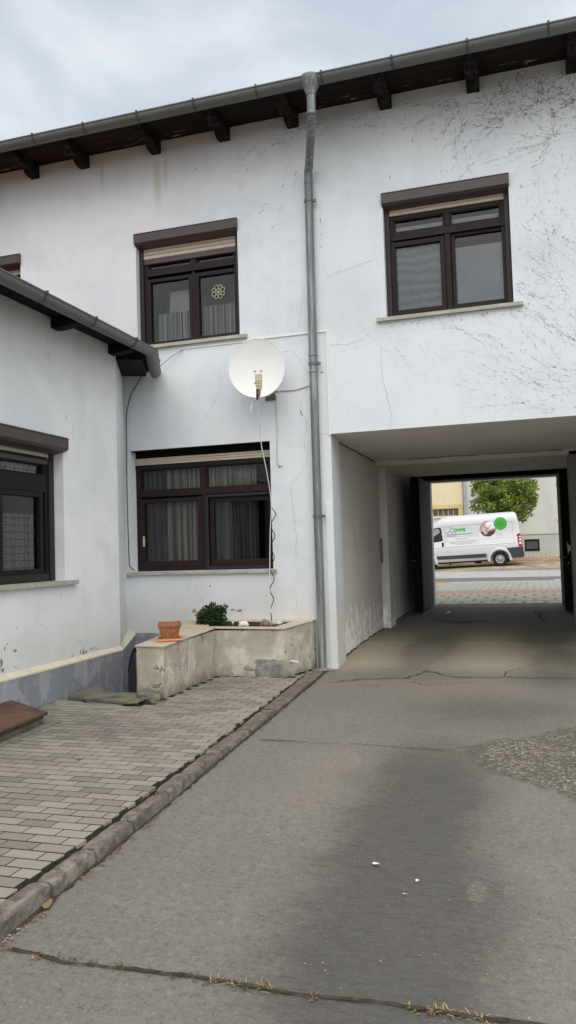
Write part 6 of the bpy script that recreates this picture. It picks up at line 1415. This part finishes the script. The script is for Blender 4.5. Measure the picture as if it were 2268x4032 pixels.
arc = [(2.30 - 0.0, 1.885)] + [(2.10 - 0.18 * math.sin(PI * k / 12), 1.70 + 0.185 * math.cos(PI * k / 12)) for k in range(13)]
sbar(c, [(2.56, 1.885), (2.1, 1.885)] + arc[1:] + [(2.40, 1.515)], 0.014); sbar(c, [(3.03, 1.535), (2.72, 1.535)], 0.028); sbar(c, [(2.68, 1.535), (2.30, 1.535)], 0.022); vpart(c, 'sign_outline', 'sign_pale', fixn=False)
c = MB()   # house with wireless arcs
sbar(c, [(3.42, 1.70), (3.25, 1.83), (3.08, 1.70)], 0.022); sbar(c, [(3.38, 1.72), (3.38, 1.52)], 0.02); sbar(c, [(3.33, 1.53), (3.33, 1.66), (3.27, 1.66), (3.27, 1.53)], 0.018); sbar(c, [(3.23, 1.66), (3.15, 1.66), (3.15, 1.56), (3.23, 1.56), (3.23, 1.66)], 0.018); sbar(c, [(3.11, 1.72), (3.11, 1.54), (3.03, 1.58), (3.0, 1.63), (3.06, 1.66)], 0.018)
for r_ in (0.05, 0.10, 0.15): sbar(c, [(3.26 - r_ * math.cos(a), 1.86 + r_ * math.sin(a)) for a in [PI * (0.08 + 0.34 * k / 6) for k in range(7)]], 0.018)
vpart(c, 'house_emblem', 'sign_grey', fixn=False)
c = MB()   # rows of print too small to read
random.seed(5)
for (x0, x1, z, h_) in ((2.98, 2.42, 1.42, 0.036), (3.26, 2.08, 1.285, 0.03), (3.28, 2.04, 1.222, 0.03), (3.0, 2.30, 1.165, 0.03)):
    x_ = x0
    while x_ > x1: l = random.uniform(0.02, 0.06); sbar(c, [(x_, z), (max(x1, x_ - l), z)], h_ * random.uniform(0.5, 0.9)); x_ -= l + random.uniform(0.008, 0.02)
vpart(c, 'small_print', 'sign_midgrey', fixn=False)
def sdisc(c, x, z, r_, d, n=40, rz_=None): decal(c, [(x + r_ * math.cos(2 * PI * k / n), z + (rz_ or r_) * math.sin(2 * PI * k / n)) for k in range(n)], d)
CX, CZ, CR = 1.48, 1.80, 0.375
def clipc(P, x=CX, z=CZ, r_=CR):
    out = []
    for (a, b) in P:
        d = math.hypot(a - x, b - z); k = min(1.0, r_ * 0.985 / d) if d > 0 else 1; out.append((x + (a - x) * k, z + (b - z) * k))
    return out
c = MB(); sdisc(c, CX, CZ, CR, 0.006); pic = vpart(c, 'picture_disc', 'ph_bg', fixn=False)
c = MB(); decal(c, clipc([(1.86, 1.62), (1.70, 1.70), (1.52, 1.62), (1.42, 1.68), (1.2, 1.72), (1.05, 1.76), (1.15, 1.50), (1.4, 1.40), (1.7, 1.45)]), 0.008); vpart(c, 'picture_clothing', 'ph_dark', pic, fixn=False)
c = MB(); sdisc(c, 1.66, 1.80, 0.085, 0.009, rz_=0.13); decal(c, [(1.72, 1.70), (1.60, 1.70), (1.50, 1.60), (1.55, 1.52), (1.66, 1.55)], 0.0092); vpart(c, 'picture_face', 'ph_skin', pic, fixn=False)
c = MB(); sdisc(c, 1.38, 2.0, 0.20, 0.010, rz_=0.14); decal(c, clipc([(1.45, 1.76), (1.2, 1.80), (1.12, 1.85), (1.12, 1.92), (1.3, 1.90)]), 0.0095); vpart(c, 'picture_smoke_alarm', 'ph_white', pic, fixn=False)
c = MB(); sdisc(c, 1.36, 1.92, 0.045, 0.012, rz_=0.02); sdisc(c, 1.31, 2.03, 0.025, 0.012, rz_=0.02); sbar(c, [(1.60, 1.56), (1.50, 1.46)], 0.02, 0.0125); vpart(c, 'picture_details', 'ph_dark', pic, fixn=False)
c = MB(); sdisc(c, 0.885, 2.005, 0.30, 0.011); gd = vpart(c, 'green_disc', 'sign_green', fixn=False)
c = MB()
for (x0, x1, z) in ((1.0, 0.80, 2.10), (1.12, 0.72, 2.02), (1.10, 0.70, 1.96), (0.98, 0.78, 1.885)):
    x_ = x0
    while x_ > x1: l = random.uniform(0.03, 0.07); sbar(c, [(x_, z), (max(x1, x_ - l), z)], 0.026, 0.014); x_ -= l + 0.02
vpart(c, 'disc_print', 'sign_dkgreen', gd, fixn=False)
c = MB(); sbar(c, [(0.99 + 0.13 * math.cos(a), 1.55 + 0.13 * math.sin(a)) for a in [PI * (0.15 + 0.95 * k / 14) for k in range(15)]], 0.02); sbar(c, [(1.05, 1.60), (1.08, 1.53), (1.03, 1.47)], 0.035); sbar(c, [(1.1, 1.42), (0.78, 1.42)], 0.012); vpart(c, 'service_emblem', 'sign_pale', fixn=False)
text('24h', 1.0, 1.48, 0.075, 'sign_pale', bold=0.003)
van.rotation_euler = van_rot
# put the rear left tyre on the verge at (-1.46, 38.2, 0.425)
Rm = van_rot.to_matrix(); van.location = Vector((-1.46, 38.2, 0.412)) - Rm @ Vector((1.03, 0.93, 0.0))
